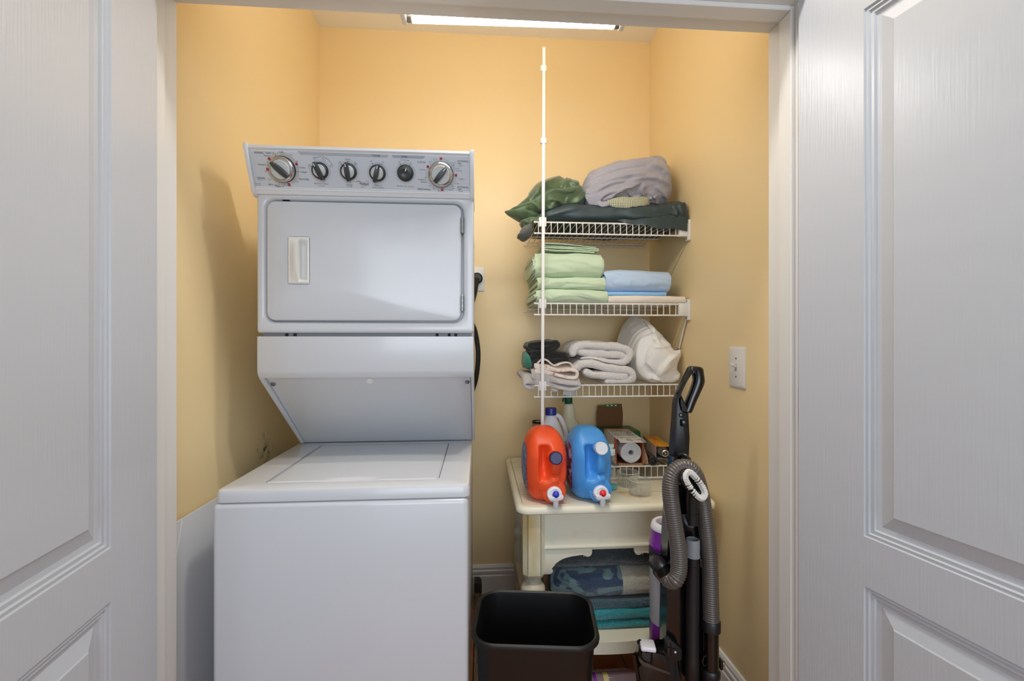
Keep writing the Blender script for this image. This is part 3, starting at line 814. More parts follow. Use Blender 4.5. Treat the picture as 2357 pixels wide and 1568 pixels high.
wire_shelf('third white wire shelf from the top, carrying grey towels and a white duvet', Z3, right=False)
wire_shelf('lowest white wire shelf, just above the cream table, carrying boxes', Z4, right=False)
pole = thing('shelf_pole', 'slim white vertical pole holding the front of the wire shelves', 'pole', (0.252, 1.788, 0.667))
bm = B(); tube(bm, [(0.2495, 1.788, 0.668), (0.2565, 1.788, 2.372)], 0.0078, 4, up=(1, 1, 0)); obj('shaft', bm, M_WPLAST, pole, False)
bm = B(); box(bm, 0.2505, 0.2625, 1.782, 1.794, 2.362, 2.381, 0.002); obj('end_cap', bm, M_WPLAST, pole)
for z in (2.298, 2.014):
    bm = B(); box(bm, 0.2435, 0.2665, 1.781, 1.796, z - 0.011, z + 0.011, 0.003); obj('clip', bm, M_WPLAST, pole)
for z in (Z1, Z2, Z3):
    bm = B(); box(bm, 0.2385, 0.268, 1.7915, 1.8035, z - 0.018, z + 0.02, 0.003); obj('clip', bm, M_WPLAST, pole)

# ------------------------------------------------------------------ cloth builders
def fabric(name, rgb, scale=700, strength=0.25, dist=0.0006, rough=0.85, sheen=0.25, vary=None):
    return mat(name, rgb, rough=rough, bump=(scale, strength, dist), sheen=sheen, spec=0.2, vary=vary)

def folded(name, x0, x1, y0, y1, z0, z1, m, parent=None, layers=4, thick=0.006, gap=0.0022, jit=0.004, sag=0.004, seed=1, nu=36, wr=0.0025, left=True):
    nu = int(nu * 2.2)
    """a folded sheet: nested rounded shells in the depth/height plane, open at both ends so the layers show"""
    rnd = random.Random(seed); bm = B(); H = z1 - z0
    for i in range(layers):
        d = i * (thick + gap)
        if H - 2 * d < thick * 1.2: break
        r = max(0.001, (H / 2 - d) * 0.96)
        def prof(dd):
            rr = max(0.0006, (H / 2 - d - dd) * 0.97)
            a0, a1, b0, b1 = y0 + d + dd, y1 - d - dd, z0 + d + dd, z1 - d - dd
            return rrect(a0, a1, b0, b1, min(rr, (b1 - b0) / 2 * 0.98), 12)
        P = prof(0); Pin = prof(min(thick, (H / 2 - d) * 0.8)); n = len(P)
        last = (i == layers - 1) or (H - 2 * (d + thick + gap) < thick * 1.2)
        xa = x0 + rnd.uniform(-jit, jit) + (0 if i == 0 else rnd.uniform(-jit, jit)); xb = x1 + rnd.uniform(-jit, jit)
        rows = []
        for k in range(nu + 1):
            t = k / nu; x = xa + (xb - xa) * t
            rows.append([bm.verts.new((x, y, z)) for y, z in P])
        grid_faces(bm, rows, wrap_u=True)
        for row, s in ((rows[0], 1), (rows[-1], -1)):
            xx = row[0].co.x
            rin = [bm.verts.new((xx, y, z)) for y, z in Pin]
            for k in range(n): bm.faces.new((row[k], row[(k + 1) % n], rin[(k + 1) % n], rin[k]))
            if last: bm.faces.new(rin)
            else:
                deep = [bm.verts.new((xx + s * 0.014, y, z)) for y, z in Pin]
                for k in range(n): bm.faces.new((rin[k], rin[(k + 1) % n], deep[(k + 1) % n], deep[k]))
    for v in bm.verts:
        c = v.co; w = min(1, (c.z - z0) / H)
        t = (c.x - x0) / (x1 - x0)
        c.z += w * (sag * nz(c, 9, seed) - sag * 0.6 * (2 * t - 1) ** 2 * 0.5) + wr * (ridge((c.x * 0.5, c.y, c.z * 2.2), 16, seed) - 0.4) * w
        c.y += wr * (ridge((c.x * 0.6, c.y, c.z * 2), 20, seed + 3) - 0.4) + 0.003 * nz(c, 14, seed + 5)
        if abs(t) < 0.12: c.x += 0.006 * nz((c.x, c.y * 0.6, c.z * 2.5), 30, seed + 9)
        c.x += 0.003 * nz(c, 12, seed + 2)
    for v in bm.verts:
        if v.co.z < z0: v.co.z = z0
    return obj(name, bm, m, parent, True, 60)

def thick_path(name, path, t, w0, w1, m, parent=None, along='y', rnd_f=0.012, n=6, nw=16, seed=1, amp=0.0015, tw=None, bm=None, taper=None, slide=None):
    """a soft thick band following path (a, z) and extruded in depth; shows its folded edge to the front"""
    own = bm is None
    if own: bm = B()
    pts = [Vector((p[0], 0, p[1])) for p in path]
    pts = resample(catmull(pts, n), 0.0055)
    N = len(pts)
    nor = []
    for i in range(N):
        d = pts[min(i + 1, N - 1)] - pts[max(i - 1, 0)]; d.normalize(); nor.append(Vector((-d.z, 0, d.x)))
    ws = [(0, .35), (rnd_f * .15, .68), (rnd_f * .45, .90), (rnd_f, 1.0)]
    mids = [(rnd_f + (w1 - w0 - 2 * rnd_f) * k / nw, 1.0) for k in range(1, nw)]
    stations = ws + mids + [(w1 - w0 - a, b) for a, b in reversed(ws)]
    rows = []
    for w, s in stations:
        loop = []
        def tt(i):
            return t * s * (taper(i / (N - 1)) if taper else 1.0)
        def put(p):
            q = Vector((p.x, w0 + w, p.z))
            if slide: q += slide(w / (w1 - w0))
            k = amp * nz(q, 60, seed) + amp * 2 * nz(q, 16, seed + 4)
            q.z += k; q.x += amp * 1.2 * nz(q, 40, seed + 8); q.y += amp * nz(q, 35, seed + 6) * (1 if w < rnd_f * 2 else 0)
            loop.append(bm.verts.new(q))
        for i in range(N): put(pts[i] + nor[i] * tt(i))
        dE = (pts[-1] - pts[-2]).normalized()
        for a in (60, 30, 0, -30, -60):
            a = radians(a); put(pts[-1] + nor[-1] * tt(N - 1) * sin(a) + dE * tt(N - 1) * cos(a))
        for i in range(N - 1, -1, -1): put(pts[i] - nor[i] * tt(i))
        dS = (pts[0] - pts[1]).normalized()
        for a in (-60, -30, 0, 30, 60):
            a = radians(a); put(pts[0] + nor[0] * tt(0) * sin(a) + dS * tt(0) * cos(a))
        rows.append(loop)
    grid_faces(bm, rows, wrap_u=True)
    L = len(rows[0])
    for loop in (rows[0], rows[-1]):
        # cap: strips across the band
        A_ = loop[:N]; E_ = loop[N:N + 5]; Bk = loop[N + 5:2 * N + 5][::-1]; S_ = loop[2 * N + 5:]
        for i in range(N - 1): bm.faces.new((A_[i], A_[i + 1], Bk[i + 1], Bk[i]))
        bm.faces.new([A_[-1]] + E_ + [Bk[-1]]); bm.faces.new([Bk[0]] + S_ + [A_[0]])
    if not own: return bm
    return obj(name, bm, m, parent, True, 70)

def blob(name, secs, m, parent=None, nx=70, nr=72, fold=None, expo=2.4, seed=1, axis='x', floor_z=None, subdiv=0, angle=80):
    """lofted soft bundle: secs = [(x, y_front, y_back, z_bottom, z_top), ...] smoothed, then pushed about by fold(p, n)"""
    S = catmull([Vector((0, 0, 0)) for _ in secs], 1)
    cols = list(zip(*secs))
    def interp(arr, t):
        n = len(arr) - 1; f = t * n; i = min(int(f), n - 1); u = f - i
        p0 = arr[max(i - 1, 0)]; p1 = arr[i]; p2 = arr[i + 1]; p3 = arr[min(i + 2, n)]
        return 0.5 * (2 * p1 + (p2 - p0) * u + (2 * p0 - 5 * p1 + 4 * p2 - p3) * u * u + (3 * p1 - p0 - 3 * p2 + p3) * u ** 3)
    bm = B(); rows = []
    for k in range(nx + 1):
        t = k / nx
        x, yf, yb, zb, zt = (interp(c, t) for c in cols)
        row = []
        cy, cz, ry, rz = (yf + yb) / 2, (zb + zt) / 2, max(1e-4, (yb - yf) / 2), max(1e-4, (zt - zb) / 2)
        for q in range(nr):
            a = 2 * pi * q / nr; ca, sa = cos(a), sin(a)
            py = cy - ry * math.copysign(abs(ca) ** (2 / expo), ca); pz_ = cz + rz * math.copysign(abs(sa) ** (2 / expo), sa)
            row.append(bm.verts.new((x, py, pz_)))
        rows.append(row)
    grid_faces(bm, rows, wrap_u=True)
    bm.faces.new(rows[0]); bm.faces.new(rows[-1][::-1])
    bm.normal_update()
    if fold:
        ds = [(v, v.normal.copy(), fold(v.co, v.normal)) for v in bm.verts]
        for v, n, d in ds:
            v.co += d if isinstance(d, Vector) else n * d
    if floor_z is not None:
        for v in bm.verts:
            if v.co.z < floor_z: v.co.z = floor_z + 0.0003
    return obj(name, bm, m, parent, True, angle)

def warp(p, s, a, seed):
    return Vector((p[0] + a * nz(p, s, seed), p[1] + a * nz(p, s, seed + 11), p[2] + a * nz(p, s, seed + 23)))


import numpy as np
def creases(bm, strokes, Y0, noise_amp=0.0):
    """fabric folds: each stroke (outline points at depth Y0, width, height) raises the cloth gently on its left side and drops it sharply on the right"""
    bm.normal_update(); bm.verts.ensure_lookup_table()
    P = np.array([v.co for v in bm.verts]); N = np.array([v.normal for v in bm.verts])
    k = Y0 / P[:, 1]
    X = P[:, 0] * k; Z = EYE + (P[:, 2] - EYE) * k
    front = np.clip((-N[:, 1] + N[:, 2] * 0.5 + 0.35) / 0.6, 0, 1)
    D = np.zeros(len(P))
    for pts, w, h in strokes:
        C_ = [at(x, y, Y0) for x, y in pts]
        C_ = resample(catmull([(p.x, 0, p.z) for p in C_], 8), 0.004)
        n = len(C_)
        best = np.full(len(P), 9.0); sgn = np.zeros(len(P)); tt = np.zeros(len(P))
        lx0 = min(c.x for c in C_) - abs(w); lx1 = max(c.x for c in C_) + abs(w); lz0 = min(c.z for c in C_) - abs(w); lz1 = max(c.z for c in C_) + abs(w)
        m = np.where((X > lx0) & (X < lx1) & (Z > lz0) & (Z < lz1))[0]
        if len(m) == 0: continue
        xm, zm = X[m], Z[m]; bb = best[m]; ss = sgn[m]; t_ = tt[m]
        for i in range(n - 1):
            ax, az = C_[i].x, C_[i].z; dx, dz = C_[i + 1].x - ax, C_[i + 1].z - az; L2 = dx * dx + dz * dz + 1e-12
            u = np.clip(((xm - ax) * dx + (zm - az) * dz) / L2, 0, 1)
            ex_, ez_ = xm - ax - u * dx, zm - az - u * dz
            d = np.hypot(ex_, ez_); c = dx * ez_ - dz * ex_
            q = d < bb
            bb = np.where(q, d, bb); ss = np.where(q, np.sign(c), ss); t_ = np.where(q, (i + u) / (n - 1), t_)
        s = bb * ss / w            # positive: raised side
        prof = np.where(s >= 0, np.clip(1 - s, 0, 1) ** 1.7, np.clip(1 + s / 0.22, 0, 1) ** 1.3)
        tap = np.clip(np.minimum(t_, 1 - t_) / 0.22, 0, 1) ** 0.8
        D[m] += h * prof * tap
    D *= front
    for v, d, n in zip(bm.verts, D, N):
        v.co += Vector(n) * float(d)
    for _ in range(1): bmesh.ops.smooth_vert(bm, verts=bm.verts, factor=0.25, use_axis_x=True, use_axis_y=True, use_axis_z=True)

def bundle(name, secs, m, parent, nx, nr, fold, expo, seed, strokes, Y0, floor_z=None):
    o = blob(name, secs, m, parent, nx, nr, fold, expo, seed, floor_z=floor_z)
    bm = bmesh.new(); bm.from_mesh(o.data); creases(bm, strokes, Y0)
    if floor_z is not None:
        for v in bm.verts:
            if v.co.z < floor_z: v.co.z = floor_z + 0.0003
    bm.to_mesh(o.data); bm.free(); finish(o.data, True, 180)
    return o

from mathutils.bvhtree import BVHTree
def rest_on(o, *unders, gap=0.0012):
    """lift the points of a cloth that sank into the cloths under it"""
    for u in unders:
        t = BVHTree.FromPolygons([v.co[:] for v in u.data.vertices], [p.vertices[:] for p in u.data.polygons])
        for v in o.data.vertices:
            h = t.ray_cast(Vector((v.co.x, v.co.y, v.co.z + 0.5)), Vector((0, 0, -1)))
            if h[0] is not None and h[0].z + gap > v.co.z: v.co.z = h[0].z + gap
    o.data.update()
def round_pole(o, x=0.2525, y=1.8055, w0=0.020, w1=0.062):
    """cloth pushed back where the shelf pole stands in front of it"""
    for v in o.data.vertices:
        if v.co.y < y:
            d = abs(v.co.x - x); k = 1 if d < w0 else max(0, 1 - (d - w0) / (w1 - w0)); k = k * k * (3 - 2 * k)
            v.co.y += (y - v.co.y + 0.004 * (v.co.y - y)) * k
    o.data.update()
def keep_above(o, z, x0=0.212, y0=1.795):
    for v in o.data.vertices:
        if v.co.y > y0 and v.co.x > x0 and v.co.z < z: v.co.z = z
    o.data.update()
# ------------------------------------------------------------------ clothes on the top shelf
D1 = Z1 + 0.0056
M_TEAL = mat('dark_teal_oilcloth', (40, 58, 62), rough=0.45, bump=(45, 0.25, 0.004), vary=(58, 76, 80), sheen=0.1) if False else mat('dark_teal_oilcloth', (42, 58, 62), rough=0.46, bump=(60, 0.2, 0.003), vary=((70, 86, 90), 14, 0.55, 0.8))
def f_coat(p, n):
    q = warp(p, 9, 0.03, 5)
    d = 0.010 * nz(q, 9, 1) + 0.010 * (ridge((q.x * 0.7, q.y, q.z * 1.6), 11, 2) - 0.35)
    return n * d
coat = bundle('folded_raincoat', [(0.233, 1.84, 2.12, D1, D1 + 0.02), (0.25, 1.815, 2.16, D1, D1 + 0.045), (0.34, 1.80, 2.18, D1, D1 + 0.082), (0.45, 1.795, 2.19, D1, D1 + 0.086), (0.60, 1.786, 2.19, D1, D1 + 0.080), (0.72, 1.785, 2.18, D1, D1 + 0.088), (0.80, 1.785, 2.17, D1, D1 + 0.105), (0.832, 1.80, 2.12, D1, D1 + 0.090), (0.842, 1.83, 2.05, D1, D1 + 0.05)],
            M_TEAL, None, 150, 110, lambda p, n: n * (0.006 * nz(p, 9, 1) + 0.003 * nz(p, 26, 5)), 3.2, 3,
            [([(1560, 462), (1568, 490), (1578, 520)], 0.03, 0.010), ([(1545, 470), (1555, 485), (1556, 500)], 0.02, 0.008), ([(1255, 500), (1310, 485), (1345, 478)], 0.03, 0.008), ([(1280, 512), (1340, 500), (1400, 505), (1440, 512)], 0.03, 0.009),
             ([(1430, 508), (1480, 500), (1540, 505)], 0.03, 0.007), ([(1500, 480), (1530, 485), (1560, 500)], 0.025, 0.006), ([(1360, 515), (1420, 512), (1490, 520), (1550, 525)], 0.02, 0.006)], 1.79, floor_z=D1)
tag(coat, 'dark teal raincoat folded flat across the top wire shelf, under the other clothes', 'coat')
# its lower right part hangs over the front rail
bm = B(); rows = []
for k in range(41):
    t = k / 40; x = 0.52 + (0.838 - 0.52) * t
    zt = D1 + 0.030 + 0.05 * t
    zb = D1 + 0.012 - 0.020 * min(1, t * 1.6) + 0.012 * max(0, 1 - t / 0.22) - 0.022 * t + 0.003 * sin(t * 17)
    inn = 0.034 * max(0, 1 - t / 0.45) ** 1.2
    row = []
    for (yy, zz) in ((1.812, zt + 0.012), (1.795, zt), (1.787, (zt + zb) / 2 + 0.008), (1.785, (zt + zb) / 2 - 0.006), (1.786, zb), (1.7895, zb + 0.001), (1.7905, zb + 0.012), (1.797, zt - 0.01)):
        row.append(bm.verts.new((x + 0.002 * nz((x, yy, zz), 40, 3), yy + inn - 0.004 * abs(nz((x, 0, zz * 0.4), 26, 7)) + 0.002, zz)))
    rows.append(row)
grid_faces(bm, rows, wrap_u=True); bm.faces.new(rows[0]); bm.faces.new(rows[-1])
for v in bm.verts:
    if v.co.z < Z1 + 0.0066 and v.co.y > 1.7945: v.co.y = 1.7945
obj('hanging_hem', bm, M_TEAL, coat, True, 70)
for v in coat.data.vertices: v.co.x = min(v.co.x, 0.8415)
# striped dark garment poking out at the left
def striped(name, c1, c2, scale, direction='DIAGONAL', c3=None, scale3=None):
    m = mat(name, c1, rough=0.85, sheen=0.2)
    nt = m.node_tree; b = nt.nodes['Principled BSDF']
    t = nt.nodes.new('ShaderNodeTexCoord'); w = nt.nodes.new('ShaderNodeTexWave'); w.wave_type = 'BANDS'; w.bands_direction = direction
    w.inputs['Scale'].default_value = scale; w.inputs['Distortion'].default_value = 1.2; w.inputs['Detail Scale'].default_value = 0.6
    nt.links.new(t.outputs['Object'], w.inputs['Vector'])
    r = nt.nodes.new('ShaderNodeMapRange'); r.inputs['From Min'].default_value = 0.55; r.inputs['From Max'].default_value = 0.75
    nt.links.new(w.outputs['Fac'], r.inputs['Value'])
    mx = nt.nodes.new('ShaderNodeMix'); mx.data_type = 'RGBA'; mx.inputs[6].default_value = lin(c1); mx.inputs[7].default_value = lin(c2)
    nt.links.new(r.outputs['Result'], mx.inputs[0]); last = mx.outputs[2]
    if c3:
        w2 = nt.nodes.new('ShaderNodeTexWave'); w2.wave_type = 'BANDS'; w2.bands_direction = 'Z' if direction != 'Z' else 'X'
        w2.inputs['Scale'].default_value = scale3; w2.inputs['Distortion'].default_value = 1.0
        nt.links.new(t.outputs['Object'], w2.inputs['Vector'])
        r2 = nt.nodes.new('ShaderNodeMapRange'); r2.inputs['From Min'].default_value = 0.6; r2.inputs['From Max'].default_value = 0.8
        nt.links.new(w2.outputs['Fac'], r2.inputs['Value'])
        m2 = nt.nodes.new('ShaderNodeMix'); m2.data_type = 'RGBA'; nt.links.new(last, m2.inputs[6]); m2.inputs[7].default_value = lin(c3)
        nt.links.new(r2.outputs['Result'], m2.inputs[0]); last = m2.outputs[2]
    nt.links.new(last, b.inputs['Base Color'])
    return m
sg = blob('striped_garment', [(0.158, 1.810, 1.88, 1.648, 1.653), (0.172, 1.800, 1.92, 1.642, 1.672), (0.190, 1.798, 1.96, 1.644, 1.695), (0.208, 1.802, 1.98, 1.655, 1.712), (0.216, 1.82, 1.97, 1.672, 1.712), (0.219, 1.84, 1.95, 1.68, 1.705)],
          striped('dark_striped_cotton', (30, 36, 40), (120, 126, 120), 70, 'X'), None, 40, 48, lambda p, n: n * (0.006 * nz(p, 24, 4) + 0.006 * (ridge(p, 22, 9) - 0.4)), 2.2, 4)
tag(sg, 'dark garment with fine pale stripes hanging off the left end of the top shelf', 'garment')
# green satin jacket
M_GREEN = mat('olive_green_satin', (54, 78, 44), rough=0.40, spec=0.5, sheen=0.3, bump=(30, 0.15, 0.004), vary=((88, 112, 66), 10, 0.5, 0.75))
def f_jacket(p, n):
    q = warp(p, 7, 0.05, 2)
    r1 = ridge((q.x * 0.8 + q.z * 0.9, q.y * 0.7, q.z * 0.8 - q.x * 0.6), 9, 3)
    r2 = ridge((q.x + q.z * 0.6, q.y, q.z - q.x * 0.5), 20, 6)
    return n * (0.030 * (r1 - 0.45) + 0.009 * (r2 - 0.4) + 0.014 * nz(q, 6, 8))
def c2(*pts): return [(1150 + x / 3.92, 340 + y / 3.92) for x, y in pts]
jk = bundle('crumpled_jacket', [(0.106, 1.8320, 1.8380, 1.742, 1.7500), (0.140, 1.8120, 1.8720, 1.722, 1.7700), (0.19, 1.8000, 1.9320, 1.706, 1.8200), (0.205, 1.8000, 1.9520, 1.704, 1.8420), (0.25, 1.8040, 2.0120, 1.712, 1.8820), (0.32, 1.8200, 2.0520, 1.735, 1.9130), (0.37, 1.8270, 2.0720, 1.752, 1.9160), (0.415, 1.8420, 2.0720, 1.775, 1.9060), (0.436, 1.8920, 2.0220, 1.79, 1.8700), (0.441, 1.9220, 1.9920, 1.80, 1.8500)],
          M_GREEN, None, 170, 150, lambda p, n: n * (0.010 * nz(p, 9, 8) + 0.003 * nz(warp((p.x + p.z * .7, p.y, (p.z - p.x * .5) * 2), 9, .05, 3), 14, 2)), 2.0, 6,
          [(c2((60, 560), (270, 470), (430, 375), (600, 350), (780, 320)), 0.05, -0.016), (c2((270, 470), (330, 400), (430, 320), (600, 262), (760, 280)), 0.035, 0.012), (c2((600, 258), (607, 300), (590, 350)), 0.022, 0.007), (c2((560, 340), (600, 300), (608, 265)), 0.02, 0.006),
           (c2((620, 270), (650, 310), (730, 330)), 0.03, 0.010), (c2((700, 265), (740, 300), (800, 310)), 0.02, 0.008), (c2((440, 470), (520, 480), (600, 540), (620, 560)), 0.03, 0.010), (c2((760, 350), (740, 430), (660, 500), (540, 630)), 0.05, 0.016), (c2((420, 400), (500, 390), (620, 400), (720, 370)), 0.03, 0.009),
           (c2((280, 490), (330, 530), (370, 590)), 0.022, 0.010), (c2((230, 560), (290, 575), (400, 620)), 0.03, -0.014), (c2((90, 555), (180, 530), (300, 490)), 0.02, 0.008), (c2((430, 520), (470, 580), (480, 640)), 0.03, 0.010), (c2((500, 460), (470, 520), (420, 560)), 0.025, 0.009), (c2((330, 420), (390, 370), (470, 330)), 0.02, 0.008), (c2((620, 440), (590, 500), (600, 560)), 0.02, 0.008)], 1.79)
rest_on(jk, coat, sg)
tag(jk, 'crumpled olive green satin jacket at the left end of the top shelf', 'jacket')
bm = B()
slv = blob('sleeve', [(0.172, 1.8170, 1.8920, 1.700, 1.716), (0.190, 1.8070, 1.9020, 1.680, 1.728), (0.215, 1.8040, 1.9120, 1.672, 1.730), (0.240, 1.8100, 1.9120, 1.682, 1.735), (0.262, 1.8220, 1.9020, 1.70, 1.74)],
           M_GREEN, jk, 40, 40, lambda p, n: n * (0.008 * (ridge(p, 28, 5) - 0.4) + 0.005 * nz(p, 22, 2)), 2.0, 4)
bm.free()
keep_above(slv, Z1 + 0.007)
rest_on(slv, coat)
# grey shirt bundle
M_GREY = fabric('heather_grey_cotton', (160, 158, 166), 900, 0.35, 0.0006, vary=((138, 137, 148), 520, 0.35, 0.65))
def f_shirt(p, n):
    q = warp(p, 6, 0.05, 14)
    a = ridge((q.x * 0.55 + q.z * 0.9, q.y * 0.5, (q.z - q.x * 0.55) * 1.6), 8, 3)
    b = ridge((q.x * 0.6 + q.z * 0.5, q.y, (q.z - q.x * 0.4) * 1.7), 17, 7)
    return n * (0.020 * (a - 0.4) + 0.008 * (b - 0.4) + 0.014 * nz(q, 6, 3))
sh = bundle('crumpled_shirt', [(0.436, 1.88, 1.92, 1.84, 1.86), (0.444, 1.845, 1.98, 1.800, 1.900), (0.462, 1.82, 2.03, 1.765, 1.935), (0.50, 1.81, 2.06, 1.772, 1.956), (0.56, 1.80, 2.08, 1.792, 1.980), (0.63, 1.805, 2.09, 1.795, 1.996), (0.69, 1.812, 2.09, 1.792, 2.004), (0.745, 1.825, 2.08, 1.785, 2.004), (0.785, 1.84, 2.05, 1.80, 1.970), (0.806, 1.87, 2.01, 1.82, 1.920), (0.812, 1.91, 1.97, 1.86, 1.885)],
          M_GREY, None, 170, 170, lambda p, n: n * (0.010 * nz(p, 8, 3) + 0.0035 * (ridge(warp((p.x * .6 + p.z * .6, p.y, p.z * 1.5 - p.x * .5), 8, .05, 3), 24, 2) - .4)), 2.4, 8,
          [(c2((860, 560), (960, 470), (1080, 390), (1290, 310)), 0.035, 0.0202), (c2((850, 525), (930, 430), (1060, 380)), 0.022, 0.0124), (c2((830, 290), (1000, 210), (1250, 160), (1410, 170)), 0.04, -0.0186), (c2((930, 590), (1050, 520), (1230, 480), (1440, 430)), 0.035, 0.0202), (c2((1300, 320), (1270, 380), (1300, 440)), 0.03, 0.0248), (c2((1330, 150), (1440, 190), (1530, 270)), 0.03, 0.0186),
           (c2((1120, 370), (1200, 440), (1300, 470), (1440, 500)), 0.03, 0.0155), (c2((800, 370), (800, 460), (850, 550)), 0.03, 0.0155), (c2((1180, 300), (1300, 280), (1420, 290), (1530, 340)), 0.03, 0.0155), (c2((900, 330), (1020, 290), (1180, 250), (1350, 240)), 0.03, 0.0124), (c2((880, 390), (1000, 330), (1140, 300)), 0.022, 0.0109), (c2((1400, 350), (1450, 400), (1500, 470)), 0.028, 0.0155), (c2((1000, 480), (1100, 450), (1180, 455)), 0.02, 0.0109), (c2((1350, 400), (1400, 460), (1420, 520)), 0.02, 0.0124)], 1.81)
back = blob('collar', [(0.705, 1.93, 2.00, 1.955, 2.000), (0.72, 1.90, 2.04, 1.935, 2.022), (0.755, 1.88, 2.06, 1.90, 2.034), (0.79, 1.875, 2.05, 1.88, 2.020), (0.812, 1.88, 2.03, 1.87, 1.975), (0.822, 1.91, 1.99, 1.88, 1.93)], M_GREY, sh, 40, 40, lambda p, n: n * (0.006 * (ridge(p, 22, 5) - 0.4) + 0.004 * nz(p, 18, 2)), 2.2, 5)
rest_on(sh, coat)
tag(sh, 'big crumpled heather grey shirt heaped on the right of the top shelf', 'shirt')
sl2 = blob('cuff', [(0.468, 1.82, 1.88, 1.762, 1.790), (0.482, 1.80, 1.88, 1.748, 1.80), (0.505, 1.795, 1.88, 1.744, 1.795), (0.535, 1.80, 1.87, 1.752, 1.80), (0.565, 1.81, 1.86, 1.77, 1.80)],
           M_GREY, sh, 36, 36, lambda p, n: n * (0.006 * (ridge(p, 34, 5) - 0.4) + 0.004 * nz(p, 25, 2)), 2.0, 5)
rest_on(sl2, coat)
pl = blob('plaid_cloth', [(0.508, 1.83, 1.90, 1.775, 1.79), (0.520, 1.80, 1.92, 1.752, 1.802), (0.56, 1.786, 1.93, 1.738, 1.812), (0.62, 1.786, 1.93, 1.735, 1.818), (0.668, 1.80, 1.93, 1.742, 1.82), (0.695, 1.825, 1.92, 1.775, 1.82), (0.702, 1.84, 1.90, 1.80, 1.82)],
          striped('yellow_plaid_cotton', (206, 208, 158), (92, 96, 110), 46, 'X', (116, 120, 112), 50), None, 50, 48, lambda p, n: n * (0.005 * (ridge((p.x, p.y, p.z * 2), 22, 5) - 0.4) + 0.003 * nz(p, 20, 2)), 2.5, 5)
rest_on(pl, coat); rest_on(sh, pl)
tag(pl, 'yellow plaid cloth tucked under the grey shirt on the top shelf', 'cloth')

# ------------------------------------------------------------------ sheets on the second shelf
D2 = Z2 + 0.0056
M_SAGE = fabric('sage_green_cotton', (196, 214, 184), 900, 0.12, 0.0004)
M_BLUE = fabric('pale_blue_cotton', (182, 205, 230), 900, 0.12, 0.0004)
M_BLUE2 = fabric('sky_blue_cotton', (140, 190, 235), 900, 0.12, 0.0004)
M_CREAM = fabric('cream_cotton', (228, 218, 204), 900, 0.12, 0.0004)
g = 'sage green sheets stacked on the second shelf'
def press(o, strokes, Y0):
    bm = bmesh.new(); bm.from_mesh(o.data); creases(bm, strokes, Y0); bm.to_mesh(o.data); bm.free(); finish(o.data, True, 60)
SHEET_FOLDS = [
    [([(1262, 690), (1300, 680), (1350, 684), (1392, 695)], 0.03, 0.006), ([(1300, 672), (1340, 676), (1388, 690)], 0.03, 0.005)],
    [([(1258, 652), (1310, 650), (1385, 656)], 0.02, 0.004), ([(1300, 662), (1350, 660), (1390, 664)], 0.02, 0.004)],
    [([(1256, 602), (1300, 598), (1345, 606), (1388, 619)], 0.03, 0.006), ([(1256, 630), (1320, 626), (1390, 628)], 0.03, 0.004)],
    [([(1394, 636), (1430, 628), (1480, 632), (1530, 640)], 0.03, 0.005), ([(1440, 664), (1452, 650), (1456, 640)], 0.025, 0.004), ([(1480, 666), (1492, 652), (1500, 646)], 0.025, 0.004), ([(1400, 655), (1460, 658), (1528, 652)], 0.03, 0.004)]]
zz = [D2, D2 + 0.056, D2 + 0.106, D2 + 0.205]
for k, (lab, x0, x1, y0, z0, z1, ly, jt, sd) in enumerate((
        ('bottom sage green folded sheet of the stack, resting on the second wire shelf', 0.232, 0.520, 1.812, zz[0], zz[1], 4, 0.005, 3),
        ('second sage green folded sheet from the bottom of the stack', 0.236, 0.512, 1.822, zz[1], zz[2], 3, 0.004, 5),
        ('thick sage green folded sheet with ruffled elastic end, third in the stack', 0.232, 0.510, 1.826, zz[2], zz[3], 6, 0.012, 7))):
    o = folded('folded_sheet', x0, x1, y0, 2.16, z0, z1, M_SAGE, None, ly, 0.007, 0.0025, jt, 0.010 if k != 1 else 0.004, sd, 44, 0.004)
    press(o, SHEET_FOLDS[k], 1.83)
    if k: rest_on(o, prev_sheet)
    prev_sheet = o
    tag(o, lab, 'sheet', g)
# topmost: thin pillowcases in an accordion, open ends to the front
pc_ = thing('folded_pillowcase', 'thin sage green pillowcases folded on top of the green stack', 'pillowcase', (0.38, 1.9, zz[3]), None)
zb = zz[3] + 0.004
bm = B()
thick_path('x', [(0.475, zb + 0.003), (0.40, zb + 0.007), (0.30, zb + 0.0095), (0.268, zb + 0.0125), (0.262, zb + 0.0165), (0.275, zb + 0.0195), (0.36, zb + 0.0175), (0.44, zb + 0.012), (0.492, zb + 0.010)], 0.0026, 1.852, 2.14, None, bm=bm, rnd_f=0.004, seed=3, amp=0.001)
obj('lower_fold', bm, M_SAGE, pc_, True, 70)
bm = B()
thick_path('x', [(0.492, zb + 0.0155), (0.43, zb + 0.0185), (0.34, zb + 0.0245), (0.285, zb + 0.026), (0.264, zb + 0.029), (0.262, zb + 0.034), (0.29, zb + 0.037), (0.37, zb + 0.033), (0.45, zb + 0.0245), (0.480, zb + 0.023)], 0.0026, 1.850, 2.14, None, bm=bm, rnd_f=0.004, seed=5, amp=0.001)
obj('upper_fold', bm, M_SAGE, pc_, True, 70)
o = folded('folded_sheet', 0.522, 0.842, 1.812, 2.14, D2, D2 + 0.032, M_CREAM, None, 3, 0.005, 0.002, 0.006, 0.002, 11, 40, 0.0015)
tag(o, 'cream folded sheet lying on the right of the second shelf, under the blue sheets', 'sheet')
o = folded('folded_sheet', 0.516, 0.772, 1.836, 2.13, D2 + 0.0335, D2 + 0.0495, M_BLUE2, None, 2, 0.004, 0.002, 0.003, 0.001, 12, 30, 0.001)
tag(o, 'thin bright blue folded sheet between the cream sheet and the pale blue one', 'sheet')
